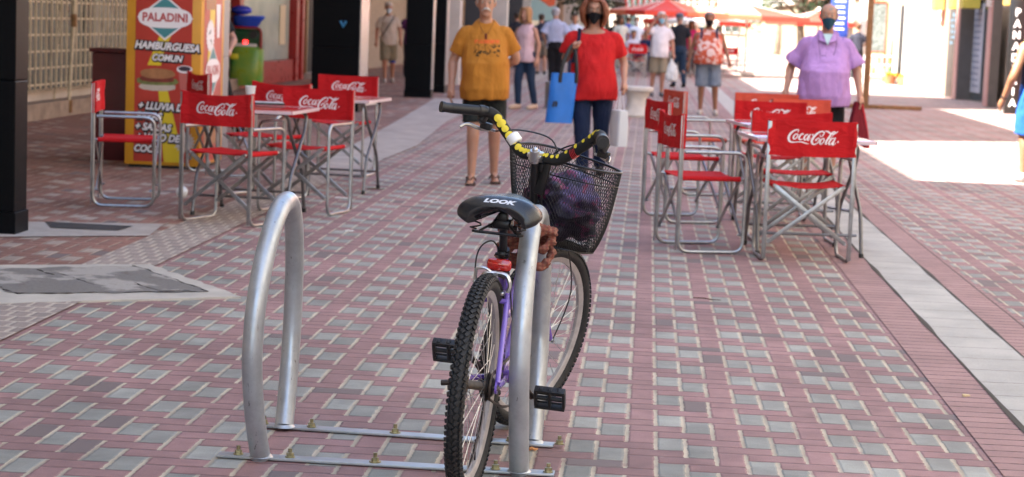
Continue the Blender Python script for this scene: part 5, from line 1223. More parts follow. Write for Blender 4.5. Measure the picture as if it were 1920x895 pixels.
# ================================================================ PEOPLE (local: facing -y, z up, 1.72 m tall before scaling)
HEAD = [(-.118, .022, .022, -.052), (-.108, .038, .036, -.046), (-.085, .052, .055, -.030), (-.055, .061, .068, -.018), (-.02, .068, .080, -.008), (.015, .072, .090, .0), (.05, .075, .094, .003), (.085, .066, .082, .007), (.108, .045, .058, .010), (.12, .015, .02, .010)]
def head_xy(dz):
    for i in range(len(HEAD)-1):
        a, b = HEAD[i], HEAD[i+1]
        if a[0] <= dz <= b[0]:
            t = (dz-a[0])/(b[0]-a[0]); return [a[k]*(1-t)+b[k]*t for k in (1, 2, 3)]
    e = HEAD[0] if dz < HEAD[0][0] else HEAD[-1]; return [e[1], e[2], e[3]]
def person(loc, yaw, h, label, sex='m', tone='light', shirt=None, legs=None, hair=None, shoes=None, arms=None, feet=None, belly=.0, near=False, mask=None, lean=0., wide=1., headyaw=0., group=None, extras=None, sitting=False, scoop=False):
    S = h/1.72; vox = .0075 if near else .016
    wd = wide; sh = .185*wd
    for_f = sex == 'f'
    A = {-1: ((-.245*wd, .02, 1.12), (-.265*wd, -.07, .88)), 1: ((.245*wd, .02, 1.12), (.265*wd, -.07, .88))}
    if arms: A.update(arms)
    Fd = {-1: (-.105, .0), 1: (.105, .0)}            # foot x, y
    if feet: Fd.update(feet)
    lg = legs or ('trousers', (.03, .03, .05)); shp = shirt or ('tee', (.5, .5, .5))
    HC = Vector((0, -.02-lean, 1.60)); hr = Matrix.Rotation(headyaw, 3, 'Z')
    bm = NB()
    # torso
    loft(bm, [(0, 0, .84, .12*wd, .095), (0, .0, .93, .155*wd, .11), (0, -.0, 1.02, .14*wd, .10+belly*.6), (0, 0, 1.15, .140*wd, .10+belly*.5), (0, 0, 1.30, .160*wd, .105), (0, .01, 1.375, .135*wd, .085), (0, .012, 1.43, .075, .058)], 24)
    tube(bm, [(0, .012, 1.38), (0, .008-lean*.4, 1.46), HC+Vector((0, .012, -.05))], [.075, .056, .054], 16)
    # head
    n0 = len(bm.verts)
    loft(bm, [(0, cy, dz, rx, ry) for dz, rx, ry, cy in HEAD], 24)
    bm.verts.ensure_lookup_table(); tube(bm, [(0, -.080, .022), (0, -.101, -.012), (0, -.103, -.024), (0, -.08, -.032)], [.008, .0115, .014, .010], 10)
    for s in (-1, 1):
        loft_pts = [(s*.072, .008, -.03), (s*.080, .012, -.012), (s*.084, .018, .012), (s*.076, .018, .03)]; tube(bm, loft_pts, [.007, .010, .013, .008], 8, flat=1.6)
    if near:
        tube(bm, [(-.030, -.081, .040), (0, -.090, .036), (.030, -.081, .040)], [.008, .009, .008], 8)
        tube(bm, [(-.020, -.084, -.058), (0, -.090, -.056), (.020, -.084, -.058)], [.006, .008, .006], 8); ball(bm, (0, -.066, -.098), .022)
    bm.verts.ensure_lookup_table()
    for v in bm.verts[n0:]: v.co = hr @ v.co + HC
    # arms + hands
    hands = {}
    for s in (-1, 1):
        e_, w_ = Vector(A[s][0]), Vector(A[s][1]); sp = Vector((s*sh*.88, .012, 1.345))
        tube(bm, smoothpath([sp-Vector((s*.06, 0, .02)), sp, sp.lerp(e_, .5), e_, e_.lerp(w_, .35), w_], 3), [x*(.92 if sex == 'f' else 1.05) for x in (.05, .054, .057, .056, .054, .050, .047, .044, .041, .040, .042, .042, .038, .033, .028, .027)], 14)
        d = (w_-e_).normalized(); fwd_ = Vector((0, -1, 0)); sd = (fwd_-d*fwd_.dot(d)).normalized(); th = d.cross(sd)   # thumb points forward (sd)
        hl = .095; c0 = w_+d*.05
        ball(bm, c0, .036, (1, 1, 1), 2) if False else tube(bm, [w_-d*.01, w_+d*.03, w_+d*.085], [.026, .034, .036], 12, flat=1.)
        nm = Vector((1, 0, 0))
        k0 = w_+d*.082; cu = Vector((-s, 0, 0)); cu = (cu-d*cu.dot(d)-sd*cu.dot(sd)).normalized()
        for f in range(4):
            b0 = k0+sd*(.027-.018*f); L = (.068, .076, .070, .054)[f]; curl = cu*.45
            if near or True:
                p1 = b0+(d+curl*.2).normalized()*L*.45; p2 = p1+(d+curl*1.3).normalized()*L*.32; p3 = p2+(d*.7+curl*2).normalized()*L*.26
                tube(bm, [b0-d*.02, b0, p1, p2, p3], [.0095, .0092, .0086, .0078, .006] if near else [.011, .011, .010, .009, .007], 8)
        tb0 = w_+d*.03+sd*.024; tube(bm, [tb0-sd*.01, tb0+sd*.018+d*.022, tb0+sd*.026+d*.05+cu*.01, tb0+sd*.022+d*.068+cu*.018], [.013, .0115, .0098, .007], 8)
        hands[s] = w_+d*.10+cu*.015
    # legs
    J = {}
    for s in (-1, 1):
        fx, fy = Fd[s]
        if sitting: hp = Vector((s*.09, 0, .90)); kn = Vector((s*.13, -.42, .88)); an = Vector((s*.13, -.40, .50))
        else:
            hp = Vector((s*.085*wd, 0, .88)); an = Vector((fx, fy+.03, .085)); kn = hp.lerp(an, .5)+Vector((0, -.03-.02*(fy < 0), .02)); kn.z = .485
        J[s] = (hp, kn, an)
        tube(bm, smoothpath([hp+Vector((0, 0, .03)), hp.lerp(kn, .4), kn, kn.lerp(an, .35)+Vector((0, .012, 0)), an], 4), [.088, .086, .083, .080, .077, .072, .066, .060, .056, .056, .055, .053, .051, .046, .040, .036, .034], 16)
        tube(bm, [an+Vector((0, .035, -.035)), an+Vector((0, .01, -.02)), an+Vector((s*.008, -.09, -.050)), an+Vector((s*.014, -.165, -.062)), an+Vector((s*.014, -.19, -.064))], [.028, .038, .034, .028, .015], 12, flat=.85)
        if near:
            for q in range(5): 
                b0 = an+Vector((s*.012+.013*(q-2)*1.5, -.17+.006*abs(q-1), -.068)); tube(bm, [b0, b0+Vector((0, -.035, -.004))], .0095 if q else .012, 8)
    me = remesh(bm, vox, 3 if near else 2)
    sn = skin(tone)
    o = obj('person', me, sn, None, True, label, 'person', group)
    o.location = (loc[0], loc[1], 0 if not sitting else -.43*S); o.rotation_euler = (0, rad(((len(label)*7) % 5-2)*.7), yaw); o.scale = (S, S, S)
    # shirt
    kind, col = shp[0], shp[1]; sm = shp[2] if len(shp) > 2 else cloth(col); hem = shp[3] if len(shp) > 3 else .80
    bm = NB(); q = .020
    rr = [(0, -.01-belly*.45, hem, .178*wd+belly*.35, .130+belly*.8), (0, -.01-belly*.55, hem+.09, .176*wd+belly*.45, .132+belly*.95), (0, -.01-belly*.5, 1.08, (.150 if sex == 'f' else .165)*wd+belly*.45, .125+belly*.95), (0, -.005-belly*.25, 1.20, .168*wd+belly*.2, .125+belly*.5), (0, 0, 1.31, .186*wd, .125), (0, .010, 1.365, .160*wd, .108), (0, .014, 1.405, .122*wd, .092, .006), (0, .018, 1.438, .100, .080, .016), (0, .02, 1.456, .080, .068, .024)]
    if scoop: rr = rr[:-3]+[(0, .014, 1.395, .140*wd, .094, .018), (0, .018, 1.418, .108, .082, .034), (0, .02, 1.428, .092, .074, .044)]
    loft(bm, rr, 28, pw=2.15)
    if sex == 'f':
        for s in (-1, 1): ball(bm, (s*.070, -.055-belly*.2, 1.24), .092, (1, .9, 1.0))
    if kind != 'tank':
        slv = .64 if kind == 'tee' else (1.25 if kind == 'wide' else 2.)
        for s in (-1, 1):
            e_, w_ = Vector(A[s][0]), Vector(A[s][1]); sp = Vector((s*sh*.86, .012, 1.338)); slv_r = .078 if kind != 'wide' else .102
            t = .74 if kind == 'tee' else .86
            end = sp.lerp(e_, t)
            tube(bm, smoothpath([sp-Vector((s*.06, 0, .0)), sp, sp.lerp(end, .5), end], 3), [.062, .066, .070, .074, .076, .077, .078, .5*(.078+slv_r), slv_r*.97, slv_r*.98], 18)
            if kind == 'long': tube(bm, [end, e_, w_], [.07, .062, .045], 14)
    me = remesh(bm, .009 if near else .018, 2)
    sd_ = hash(label) % 97
    ripple(me, .019 if near else .015, (7, 7, 3.6), sd_*.37, lambda c: min(1, max(.15, (1.40-c.z)*4)))
    so_ = obj('shirt', me, sm, o)
    # legwear
    lk, lc = lg[0], lg[1]; bm = NB(); tight = lk in ('jeans', 'slim')
    top = .98; loft(bm, [(0, .01, .80, .165*wd+.0, .118), (0, .005, .88, .176*wd, .130), (0, -.0, top, .168*wd, .122)], 24)
    for s in (-1, 1):
        hp, kn, an = J[s]
        if lk in ('shorts', 'knee'):
            k = .84 if lk == 'shorts' else 1.02; end = hp.lerp(kn, k); lw_ = .55+.45*wd; tube(bm, [hp+Vector((0, 0, .04)), hp.lerp(end, .5), end], [.100*lw_, .104*lw_, .100*lw_], 18)
        else:
            e2 = an+Vector((0, .005, .0)); lw_ = .45+.55*wd; r_ = tuple(x*lw_ for x in ((.098, .090, .070, .062, .054) if tight else (.100, .094, .080, .074, .070)))
            tube(bm, smoothpath([hp+Vector((0, 0, .04)), hp.lerp(kn, .5), kn, kn.lerp(an, .5), e2], 3), [r_[min(4, int(i/3))]*(1-(i % 3)/3)+r_[min(4, int(i/3)+1)]*((i % 3)/3) for i in range(13)], 16)
    me = remesh(bm, .009 if near else .018, 2); ripple(me, .006, (12, 12, 7), sd_*.2)
    obj('shorts' if lk in ('shorts', 'knee') else 'trousers', me, cloth(lc), o)
    # shoes
    for s in (-1, 1):
        an = J[s][2]; sk = (shoes or ('shoe', (.05, .05, .05)))
        if sk[0] == 'flipflop':
            bm = NB(); pts = [(s*.012+x, y) for x, y in [(-.042, -.21), (0, -.235), (.045, -.21), (.050, -.12), (.036, .0), (.034, .05), (0, .07), (-.034, .05), (-.036, 0), (-.045, -.12)]]
            sheet(bm, [(an.x+x, an.y+y) for x, y in pts], an.z-.062, .022); fo = obj('sandal', bm, cloth((.05, .035, .03)), o)
            bm = NB()
            for q in (-1, 1): tube(bm, smoothpath([an+Vector((s*.012, -.165, -.045)), an+Vector((s*.012+q*.030, -.11, -.010)), an+Vector((q*.042, -.03, -.050))], 4), .006, 6)
            obj('strap', bm, cloth((.09, .045, .03)), fo)
        else:
            bm = NB(); tube(bm, smoothpath([an+Vector((0, .055, -.040)), an+Vector((0, .02, -.032)), an+Vector((s*.006, -.08, -.040)), an+Vector((s*.012, -.17, -.052)), an+Vector((s*.012, -.225, -.058))], 3), [.022, .036, .044, .047, .047, .045, .043, .042, .040, .038, .036, .028, .012], 14, flat=.95)
            for v in bm.verts: v.co.z = max(v.co.z, an.z-.084)
            if sk[0] == 'shoe': tube(bm, [an+Vector((0, .008, -.03)), an+Vector((0, .012, .012))], [.044, .040], 14)
            obj('shoe', bm, cloth(sk[1]), o)
    # hair
    def shell(name, m, zlo, puff, ph0=0., th=.012, ztop=.125, nz=10, na=30, wob=.006, face=True, drop=0.):
        """scalp shell; zlo(angle) gives its lower edge; angle 0 = face, pi = nape"""
        bm = NB(); g_ = {}
        for i in range(na+1):
            a = -pi+2*pi*i/na; lo = zlo(abs(a))
            for j in range(nz+1):
                dz = lo+(ztop-lo)*j/nz
                rx, ry, cy = head_xy(max(-.03, dz)); pf = puff(abs(a), dz)
                k = 1. if dz < .085 else max(.0, 1-((dz-.085)/(ztop-.085))**2*.9)
                zz = dz+(.012 if dz > .05 else 0)*k
                x = (rx+pf)*sin(a); y = cy-(ry+pf)*cos(a)
                v = Vector((x, y, zz)); v += v.normalized()*wob*noise.noise(v*28+Vector((sd_, 0, 0)))
                g_[i, j] = bm.verts.new(hr @ v+HC)
        for i in range(na):
            for j in range(nz):
                if face or True: bm.faces.new((g_[i, j], g_[i+1, j], g_[i+1, j+1], g_[i, j+1]))
        bmesh.ops.remove_doubles(bm, verts=bm.verts[:], dist=.0004)
        me = bpy.data.meshes.new('h'); bm.to_mesh(me); bm.free(); me = evalmesh(me, [('SOLIDIFY', dict(thickness=th, offset=0.)), ('SMOOTH', dict(factor=.4, iterations=1))])
        return obj(name, me, m, o)
    hk, hcol = hair if hair else ('short', (.03, .02, .015))
    hm = cloth(hcol, .6) if not near else mat('hair', hcol, .55, var=.35, vs=60, bump=.8, bs=160)
    sm_ = lambda a, lo, hi: (lambda t: t*t*(3-2*t))(min(1, max(0, (a-lo)/(hi-lo))))
    if hk == 'short': shell('hair', hm, lambda a: .072-.075*sm_(a, .9, 1.5)-.05*sm_(a, 1.7, 2.6), lambda a, z: .008)
    elif hk == 'balding': shell('hair', hm, lambda a: .10-.10*sm_(a, .9, 1.4)-.06*sm_(a, 1.7, 2.6), lambda a, z: .006 if z < .085 else .002)
    elif hk == 'fringe': shell('hair', hm, lambda a: -.02-.05*sm_(a, 1.7, 2.6) if a > 1.3 else .05, lambda a, z: .005 if a > 1.2 else -.012, ztop=.072)
    elif hk == 'bob': shell('hair', hm, lambda a: .085-.235*sm_(a, .75, 1.15)-.02*sm_(a, 1.7, 2.6), lambda a, z: .018+(.052*math.sin(pi*max(0, min(1, (.10-z)/.24))))*sm_(a, .5, 1.1), nz=18, na=44, wob=.016, th=.02)
    elif hk == 'long': shell('hair', hm, lambda a: .080-.22*sm_(a, .75, 1.15)-.16*sm_(a, 1.7, 2.4), lambda a, z: .014+.018*max(0, min(1, (.06-z)/.1)), nz=16, na=36, wob=.012, th=.02)
    elif hk == 'cap':
        shell('cap', cloth(hcol), lambda a: .045-.02*sm_(a, 1.2, 2), lambda a, z: .013)
        bm = NB(); tube(bm, [HC+hr @ Vector((0, -.08, .052)), HC+hr @ Vector((0, -.165, .038))], [.062, .05], 14, flat=.12); obj('cap_brim', bm, cloth(hcol), o)
        shell('hair', cloth((.3, .28, .26)), lambda a: .05-.09*sm_(a, 1.2, 1.8), lambda a, z: .005, ztop=.06)
    if mask:
        bm = NB(); g_ = {}; na, nz = 16, 8
        for i in range(na+1):
            a = (i/na*2-1)*1.35
            for j in range(nz+1):
                t = j/nz; top = -.008-.026*(abs(a)/1.35)**1.3; bot = -.128+.085*(abs(a)/1.35)**1.5; dz = bot+(top-bot)*t
                rx, ry, cy = head_xy(max(-.10, dz)); pf = .010+.020*math.exp(-(a/.45)**2)*(1-abs(t-.65)*.9)
                v = Vector(((rx+pf*.5)*sin(a), cy-(ry+pf)*cos(a), dz)); g_[i, j] = bm.verts.new(HC+hr @ v)
        for i in range(na):
            for j in range(nz): bm.faces.new((g_[i, j], g_[i+1, j], g_[i+1, j+1], g_[i, j+1]))
        me = bpy.data.meshes.new('m'); bm.to_mesh(me); bm.free(); me = evalmesh(me, [('SOLIDIFY', dict(thickness=.003, offset=0.))])
        fm = obj('face_mask', me, cloth(mask), o)
        if near:
            bm = NB()
            for s in (-1, 1): tube(bm, [HC+hr @ Vector((s*.070, -.03, -.03)), HC+hr @ Vector((s*.088, .015, .02)), HC+hr @ Vector((s*.084, .03, -.01)), HC+hr @ Vector((s*.068, -.028, -.055))], .0015, 5)
            obj('mask_loop', bm, cloth(mask), fm)
    if near:
        for s in (-1, 1):
            bm = NB(); ball(bm, HC+hr @ Vector((s*.031, -.0765, .012)), .0125, sub=3); ey = obj('eye', bm, mat('eye_white', (.30, .24, .20), .3), o)
            bm = NB(); ball(bm, HC+hr @ Vector((s*.031, -.0872, .011)), .0045, sub=2); obj('iris', bm, mat('iris', (.03, .02, .015), .2), ey)
            bm = NB(); tube(bm, [HC+hr @ Vector((s*.018, -.091, .036)), HC+hr @ Vector((s*.034, -.088, .041)), HC+hr @ Vector((s*.050, -.074, .034))], [.003, .004, .0025], 6); obj('eyebrow', bm, cloth(tuple(min(.4, x*1.0) for x in (hcol if hk != 'fringe' else (.3, .28, .25)))), o)
    if extras: extras(o, HC, hr, A, hands, J, S)
    return o, hands, S
def wpt(o, S, p): 
    Mx = Matrix.Translation(o.location) @ Matrix.Rotation(o.rotation_euler.z, 4, 'Z') @ Matrix.Scale(S, 4); return Mx @ Vector(p)
# --- shirts with prints
def print_shirt():
    m = mat('orange_tee', (.42, .165, .024), .88, var=.06, vs=6, bump=.3, bs=350, spec=.2); g = NG(m); tc = g.n.new('ShaderNodeTexCoord'); sx = g.n.new('ShaderNodeSeparateXYZ'); g.l.new(tc.outputs['Object'], sx.inputs[0]); ob = tc.outputs['Object']
    X, Y, Z = sx.outputs; fr = g.m('LESS_THAN', Y, 0)
    def boxm(x0, x1, z0, z1): return g.m('MULTIPLY', g.m('MULTIPLY', g.m('GREATER_THAN', X, x0), g.m('LESS_THAN', X, x1)), g.m('MULTIPLY', g.m('GREATER_THAN', Z, z0), g.m('LESS_THAN', Z, z1)))
    n1 = g.noise(ob, 38, 3, .6); n2 = g.noise(ob, 60, 3, .6)
    ink = g.m('MULTIPLY', g.m('MULTIPLY', boxm(-.105, .125, 1.14, 1.245), g.m('GREATER_THAN', n1, .525)), fr); red = g.m('MULTIPLY', g.m('MULTIPLY', boxm(-.10, .12, 1.252, 1.285), g.m('GREATER_THAN', n2, .44)), fr)
    folds(m); base = g.n['Principled BSDF'].inputs['Base Color'].links[0].from_socket
    g.l.new(g.mix(red, g.mix(ink, base, (.05, .03, .012)), (.62, .12, .03)), g.n['Principled BSDF'].inputs['Base Color']); return m
def orange_extras(o, HC, hr, A, hands, J, S):
    bm = NB(); tube(bm, smoothpath([HC+Vector((-.040, -.082, -.062)), HC+Vector((-.018, -.102, -.045)), HC+Vector((.0, -.106, -.040)), HC+Vector((.018, -.102, -.045)), HC+Vector((.040, -.082, -.062))], 4), [.006]*4+[.010]*9+[.006]*4, 8, flat=.8); obj('moustache', bm, mat('grey_hair', (.45, .42, .38), .7, bump=.6, bs=200), o)
    bm = NB(); tube(bm, smoothpath([(-.075, -.03, 1.46), (-.05, -.10, 1.40), (.0, -.128, 1.33), (.05, -.10, 1.40), (.075, -.03, 1.46)], 5), .0022, 5); obj('cord', bm, cloth((.03, .02, .02)), o)
    bm = NB(); box(bm, (0, -.138, 1.315), (.016, .01, .05), bev=.003); obj('pendant', bm, cloth((.14, .02, .03)), o)
person((-.26, 16.95), rad(2), 1.655, 'man in an orange printed T-shirt, dark shorts and flip flops', 'm', 'light', ('tee', (.46, .185, .022), print_shirt(), .76), ('shorts', (.020, .024, .024)), ('balding', (.38, .35, .32)), ('flipflop',),
       {-1: ((-.285, .05, 1.09), (-.300, -.06, .85)), 1: ((.275, .10, 1.12), (.16, .19, 1.02))}, {-1: (-.115, -.10), 1: (.09, .14)}, .088, True, None, extras=orange_extras, wide=1.05)
def red_extras(o, HC, hr, A, hands, J, S):
    bm = NB()
    for s in (-1, 1): tube(bm, [HC+Vector((s*.034+.026*cos(a), -.100+.010*abs(cos(a)), .010+.019*sin(a))) for a in [2*pi*k/18 for k in range(18)]], .0018, 5, closed=True); tube(bm, [HC+Vector((s*.060, -.092, .014)), HC+Vector((s*.080, .01, .012))], .0016, 5)
    tube(bm, [HC+Vector((-.008, -.102, .014)), HC+Vector((.008, -.102, .014))], .0018, 5); obj('glasses', bm, cloth((.02, .02, .02)), o)
rw, rh_, rs_ = person((.70, 18.35), rad(-3), 1.635, 'woman in a red T-shirt, jeans and black face mask walking behind the bicycle basket', 'f', 'light', ('tee', (.50, .016, .018), None or cloth((.50, .016, .018)), .745), ('jeans', (.012, .020, .050)), ('bob', (.19, .050, .016)), ('shoe', (.03, .03, .03)),
       {-1: ((-.275, .05, 1.13), (-.19, -.13, 1.24)), 1: ((.30, .06, 1.11), (.31, -.14, .91))}, {-1: (-.07, -.16), 1: (.09, .16)}, .05, True, (.008, .008, .010), extras=red_extras, wide=1.27, scoop=True)
# blue shopping bag on her right arm
e = empty('shopping_bag', wpt(rw, rs_, (-.30, -.17, .64)), rad(-3), 'bright blue shopping bag with black handles held by the red shirt woman', 'bag')
blu = mat('blue_bag', (.015, .16, .55), .42, bump=.5, bs=9, var=.10, vs=7); bm = NB(); L_ = []
for j in range(9):
    z = -.12+.46*j/8; row = []
    for k in range(24):
        a = 2*pi*k/24; x = .125*math.copysign(abs(cos(a))**.55, cos(a)); y = (.065-.02*j/8)*math.copysign(abs(sin(a))**.55, sin(a))
        x += .10*(z-.1)*.9; y += .012*noise.noise(Vector((x*14, z*7, y*9))); row.append(bm.verts.new((x, y, z+.02*noise.noise(Vector((x*6, 3, 0)))*(j == 8))))
    L_.append(row)
for j in range(8):
    for k in range(24): bm.faces.new((L_[j][k], L_[j][(k+1) % 24], L_[j+1][(k+1) % 24], L_[j+1][k]))
bm.faces.new(L_[0][::-1]); obj('bag_body', bm, blu, e)
bm = NB()
for y in (-.045, .045): tube(bm, smoothpath([(-.02, y, .25), (.0, y, .42), (.085, y*.3, .60), (.125, y, .42), (.13, y, .25)], 5), .017, 8, flat=.3)
obj('handle', bm, bk_, e)
bm = NB(); addmesh(bm, textmesh('n', .09, .2, .006), lambda c: Vector((c.x-.06, -.069, c.y+.06))); obj('bag_lettering', bm, bk_, e, smooth=False)
e = empty('shoulder_bag_strap', wpt(rw, rs_, (0, 0, 1.2)), rad(-3), 'studded black bag strap over the red shirt woman\'s right shoulder', 'strap')
bm = NB(); tube(bm, smoothpath([(-.16, .10, -.05), (-.155, .075, .15), (-.15, .0, .215), (-.15, -.10, .13), (-.175, -.155, .0), (-.20, -.16, -.10)], 5), .016, 8, flat=.35); obj('strap', bm, cloth((.012, .015, .035)), e)
bm = NB()
for k in range(5): ball(bm, (-.158-.008*k, -.128-.006*k, .085-.04*k), .006)
obj('stud', bm, steel, e)
e = empty('paper_bag', wpt(rw, rs_, tuple(rh_[1]))+Vector((-.03, 0, 0)), rad(20), 'white paper bag hanging from the red shirt woman\'s left hand', 'bag')
bm = NB(); loft(bm, [(0, 0, -.50, .055, .10), (0, 0, -.3, .057, .11), (0, 0, -.17, .045, .105)], 16, pw=6); obj('bag_body', bm, mat('white_paper', (.62, .62, .62), .6, bump=.5, bs=12), e)
bm = NB()
for x in (-.03, .03): tube(bm, smoothpath([(x, -.05, -.18), (x*.3, 0, .0), (x, .05, -.18)], 5), .003, 5)
obj('handle', bm, M['whiteprint'], e)
# purple shirt man
def purple_extras(o, HC, hr, A, hands, J, S):
    bm = NB(); bm.faces.new([bm.verts.new(v) for v in ((-.045, -.098, 1.435), (.045, -.098, 1.435), (.0, -.142, 1.325))]); bmesh.ops.subdivide_edges(bm, edges=bm.edges[:], cuts=3); me = bpy.data.meshes.new('u'); bm.to_mesh(me); bm.free(); me = evalmesh(me, [('SOLIDIFY', dict(thickness=.01))]); obj('undershirt', me, cloth((.45, .60, .62)), o)
    for s in (-1, 1):
        bm = NB(); f = [(s*.075, .02, 1.475), (s*.052, -.07, 1.45), (s*.012, -.14, 1.35), (s*.085, -.125, 1.375), (s*.11, -.03, 1.44)]; bm.faces.new([bm.verts.new(v) for v in f]); me = bpy.data.meshes.new('u'); bm.to_mesh(me); bm.free(); me = evalmesh(me, [('SOLIDIFY', dict(thickness=.008, offset=0.))]); obj('collar', me, cloth((.40, .225, .48)), o)
    bm = NB()
    for s in (-1, 1): tube(bm, smoothpath([(s*.075, -.0, 1.47), (s*.085, -.115, 1.39), (s*.075, -.165, 1.28), (s*.06, -.185, 1.235)], 4), .002, 5)
    for s in (-1, 1): tube(bm, [(s*.034+.026*cos(a), -.192, 1.215+.015*sin(a)) for a in [2*pi*k/14 for k in range(14)]], .002, 5, closed=True)
    obj('hanging_glasses', bm, cloth((.05, .04, .05)), o)
    bm = NB(); box(bm, (.125, -.158, 1.235), (.055, .004, .014), Euler((0, 0, .35)).to_matrix()); obj('pocket_lettering', bm, cloth((.18, .10, .22)), o)
pm, ph_, ps_ = person((2.84, 18.45), rad(-6), 1.67, 'bald stout man in a lilac shirt and dark face mask behind the right chairs', 'm', 'light', ('wide', (.40, .225, .48), cloth((.40, .225, .48)), .76), ('shorts', (.012, .012, .014)), ('fringe', (.22, .20, .18)), ('shoe', (.03, .03, .03)),
       {-1: ((-.32, .08, 1.11), (-.36, -.06, .88)), 1: ((.305, .02, 1.10), (.34, -.08, .87))}, {-1: (-.12, .05), 1: (.12, -.05)}, .125, True, (.018, .055, .085), extras=purple_extras, wide=1.12)
e = empty('folding_bag', wpt(pm, ps_, tuple(ph_[1])), rad(10), 'dark red folding bag hanging from the lilac shirt man\'s left hand', 'bag')  # dark red bag held in the hand, no chair cloth
bm = NB(); vs_ = [(-.03, 0, .03), (.03, .01, .03), (.11, .03, -.28), (.10, 0, -.40), (-.10, -.02, -.30)]
bm.faces.new([bm.verts.new(v) for v in vs_]); bmesh.ops.subdivide_edges(bm, edges=bm.edges[:], cuts=2); me = bpy.data.meshes.new('b'); bm.to_mesh(me); bm.free(); me = evalmesh(me, [('SOLIDIFY', dict(thickness=.06, offset=0.))]); obj('bag_body', me, cloth((.16, .012, .02)), e)
bm = NB(); tube(bm, smoothpath([(.03, -.02, .0), (.09, .0, -.2), (.125, 0, -.40)], 4), .012, 6); obj('trim', bm, cloth((.45, .03, .04)), e)
# ---- middle distance
def P_(px, py, off=0.): g_ = G(px, py); return (g_.x, g_.y+off)
floral = mat('floral_orange', (.55, .11, .05), .85); g = NG(floral); tc = g.n.new('ShaderNodeTexCoord'); n1 = g.noise(tc.outputs['Object'], 13, 2, .6); n2 = g.noise(tc.outputs['Object'], 30, 2, .5)
g.l.new(g.mix(g.ss(n1, .50, .56), g.mix(g.ss(n2, .55, .6), (.50, .09, .04), (.35, .05, .02)), (.66, .50, .46)), g.n['Principled BSDF'].inputs['Base Color'])
def pack_extras(o, HC, hr, A, hands, J, S):
    bm = NB()
    for s in (-1, 1): tube(bm, smoothpath([(s*.125, .10, 1.30), (s*.13, .03, 1.455), (s*.125, -.10, 1.38), (s*.14, -.12, 1.22)], 4), .02, 8, flat=.4)
    box(bm, (0, .19, 1.25), (.26, .12, .36), bev=.03); obj('backpack', bm, cloth((.03, .04, .08)), o)
person(P_(1326, 216), rad(-4), 1.67, 'person in an orange floral sleeveless top, denim shorts and black mask', 'f', 'brown', ('tank', (.5, .1, .05), floral, .86), ('knee', (.17, .22, .28)), ('short', (.30, .29, .28)), ('shoe', (.45, .42, .38)),
       {-1: ((-.28, .03, 1.10), (-.33, -.04, .86)), 1: ((.28, .02, 1.12), (.34, -.10, .90))}, {-1: (-.12, .0), 1: (.13, -.02)}, .10, False, (.012, .012, .015), wide=1.2, extras=pack_extras)
wm, wh_, ws_ = person(P_(1230, 181), rad(4), 1.70, 'man in a white T-shirt and pale blue mask shading his face with one hand', 'm', 'light', ('tee', (.72, .72, .75)), ('knee', (.28, .25, .18)), ('short', (.62, .60, .56)), ('shoe', (.12, .12, .13)),
       {-1: ((-.30, -.12, 1.30), (-.13, -.17, 1.56)), 1: ((.26, .03, 1.12), (.29, -.05, .88))}, {-1: (-.09, .06), 1: (.10, -.06)}, .04, False, (.25, .52, .66))
def carrier(o, S, hp, label, L=.36, w=.11, c=(.66, .72, .72), yaw=0.):
    e = empty('carrier_bag', wpt(o, S, tuple(hp)), yaw, label, 'bag'); bm = NB(); loft(bm, [(0, 0, -L, w*.5, w*.35), (0, 0, -L+.03, w*.95, w*.6), (0, 0, -L*.6, w, w*.6), (0, 0, -L*.3, w*.6, w*.4), (0, 0, -.04, w*.22, w*.2), (0, 0, .0, w*.15, w*.15)], 18)
    me = remesh(bm, .014, 2); ripple(me, .015, (16, 16, 12), 1.); obj('bag_body', me, cloth(c, .4), e)
carrier(wm, ws_, wh_[1], 'white plastic carrier bag in the hand of the white T-shirt man', .46, .14)
person(P_(1272, 164), rad(190), 1.74, 'man in a black T-shirt and dark jeans and cap walking beside the white T-shirt man', 'm', 'tan', ('tee', (.018, .02, .026)), ('jeans', (.02, .04, .075)), ('cap', (.10, .12, .16)), ('shoe', (.02, .02, .02)), feet={-1: (-.10, .08), 1: (.10, -.10)})
person(P_(1189, 131), rad(3), 1.68, 'man in a white T-shirt and navy shorts far behind the red shirt woman', 'm', 'light', ('tee', (.66, .70, .78)), ('shorts', (.02, .03, .09)), ('short', (.10, .06, .04)), ('shoe', (.05, .05, .06)), mask=(.6, .6, .6))
bl, bh_, bs_ = person(P_(984, 205), rad(-38), 1.63, 'blonde woman in a sleeveless pink top and jeans behind the orange shirt man', 'f', 'light', ('tank', (.62, .44, .47)), ('jeans', (.018, .035, .07)), ('long', (.36, .20, .09)), ('flat', (.50, .38, .28)),
       {-1: ((-.24, -.05, 1.12), (-.17, -.22, .98)), 1: ((.24, .04, 1.10), (.25, -.02, .86))}, {-1: (-.10, -.10), 1: (.09, .12)})
carrier(bl, bs_, bh_[-1], 'small white bag in the blonde woman\'s hand', .22, .06, (.72, .72, .76))
person(P_(1040, 160), rad(182), 1.74, 'grey haired man seen from behind in a pale blue shirt and black trousers', 'm', 'light', ('wide', (.40, .45, .60)), ('trousers', (.012, .012, .014)), ('short', (.40, .40, .42)), ('shoe', (.02, .02, .02)), {-1: ((-.28, .02, 1.12), (-.22, -.14, .98)), 1: ((.28, .02, 1.12), (.22, -.14, .98))}, {-1: (-.07, 0), 1: (.07, 0)}, wide=1.08)
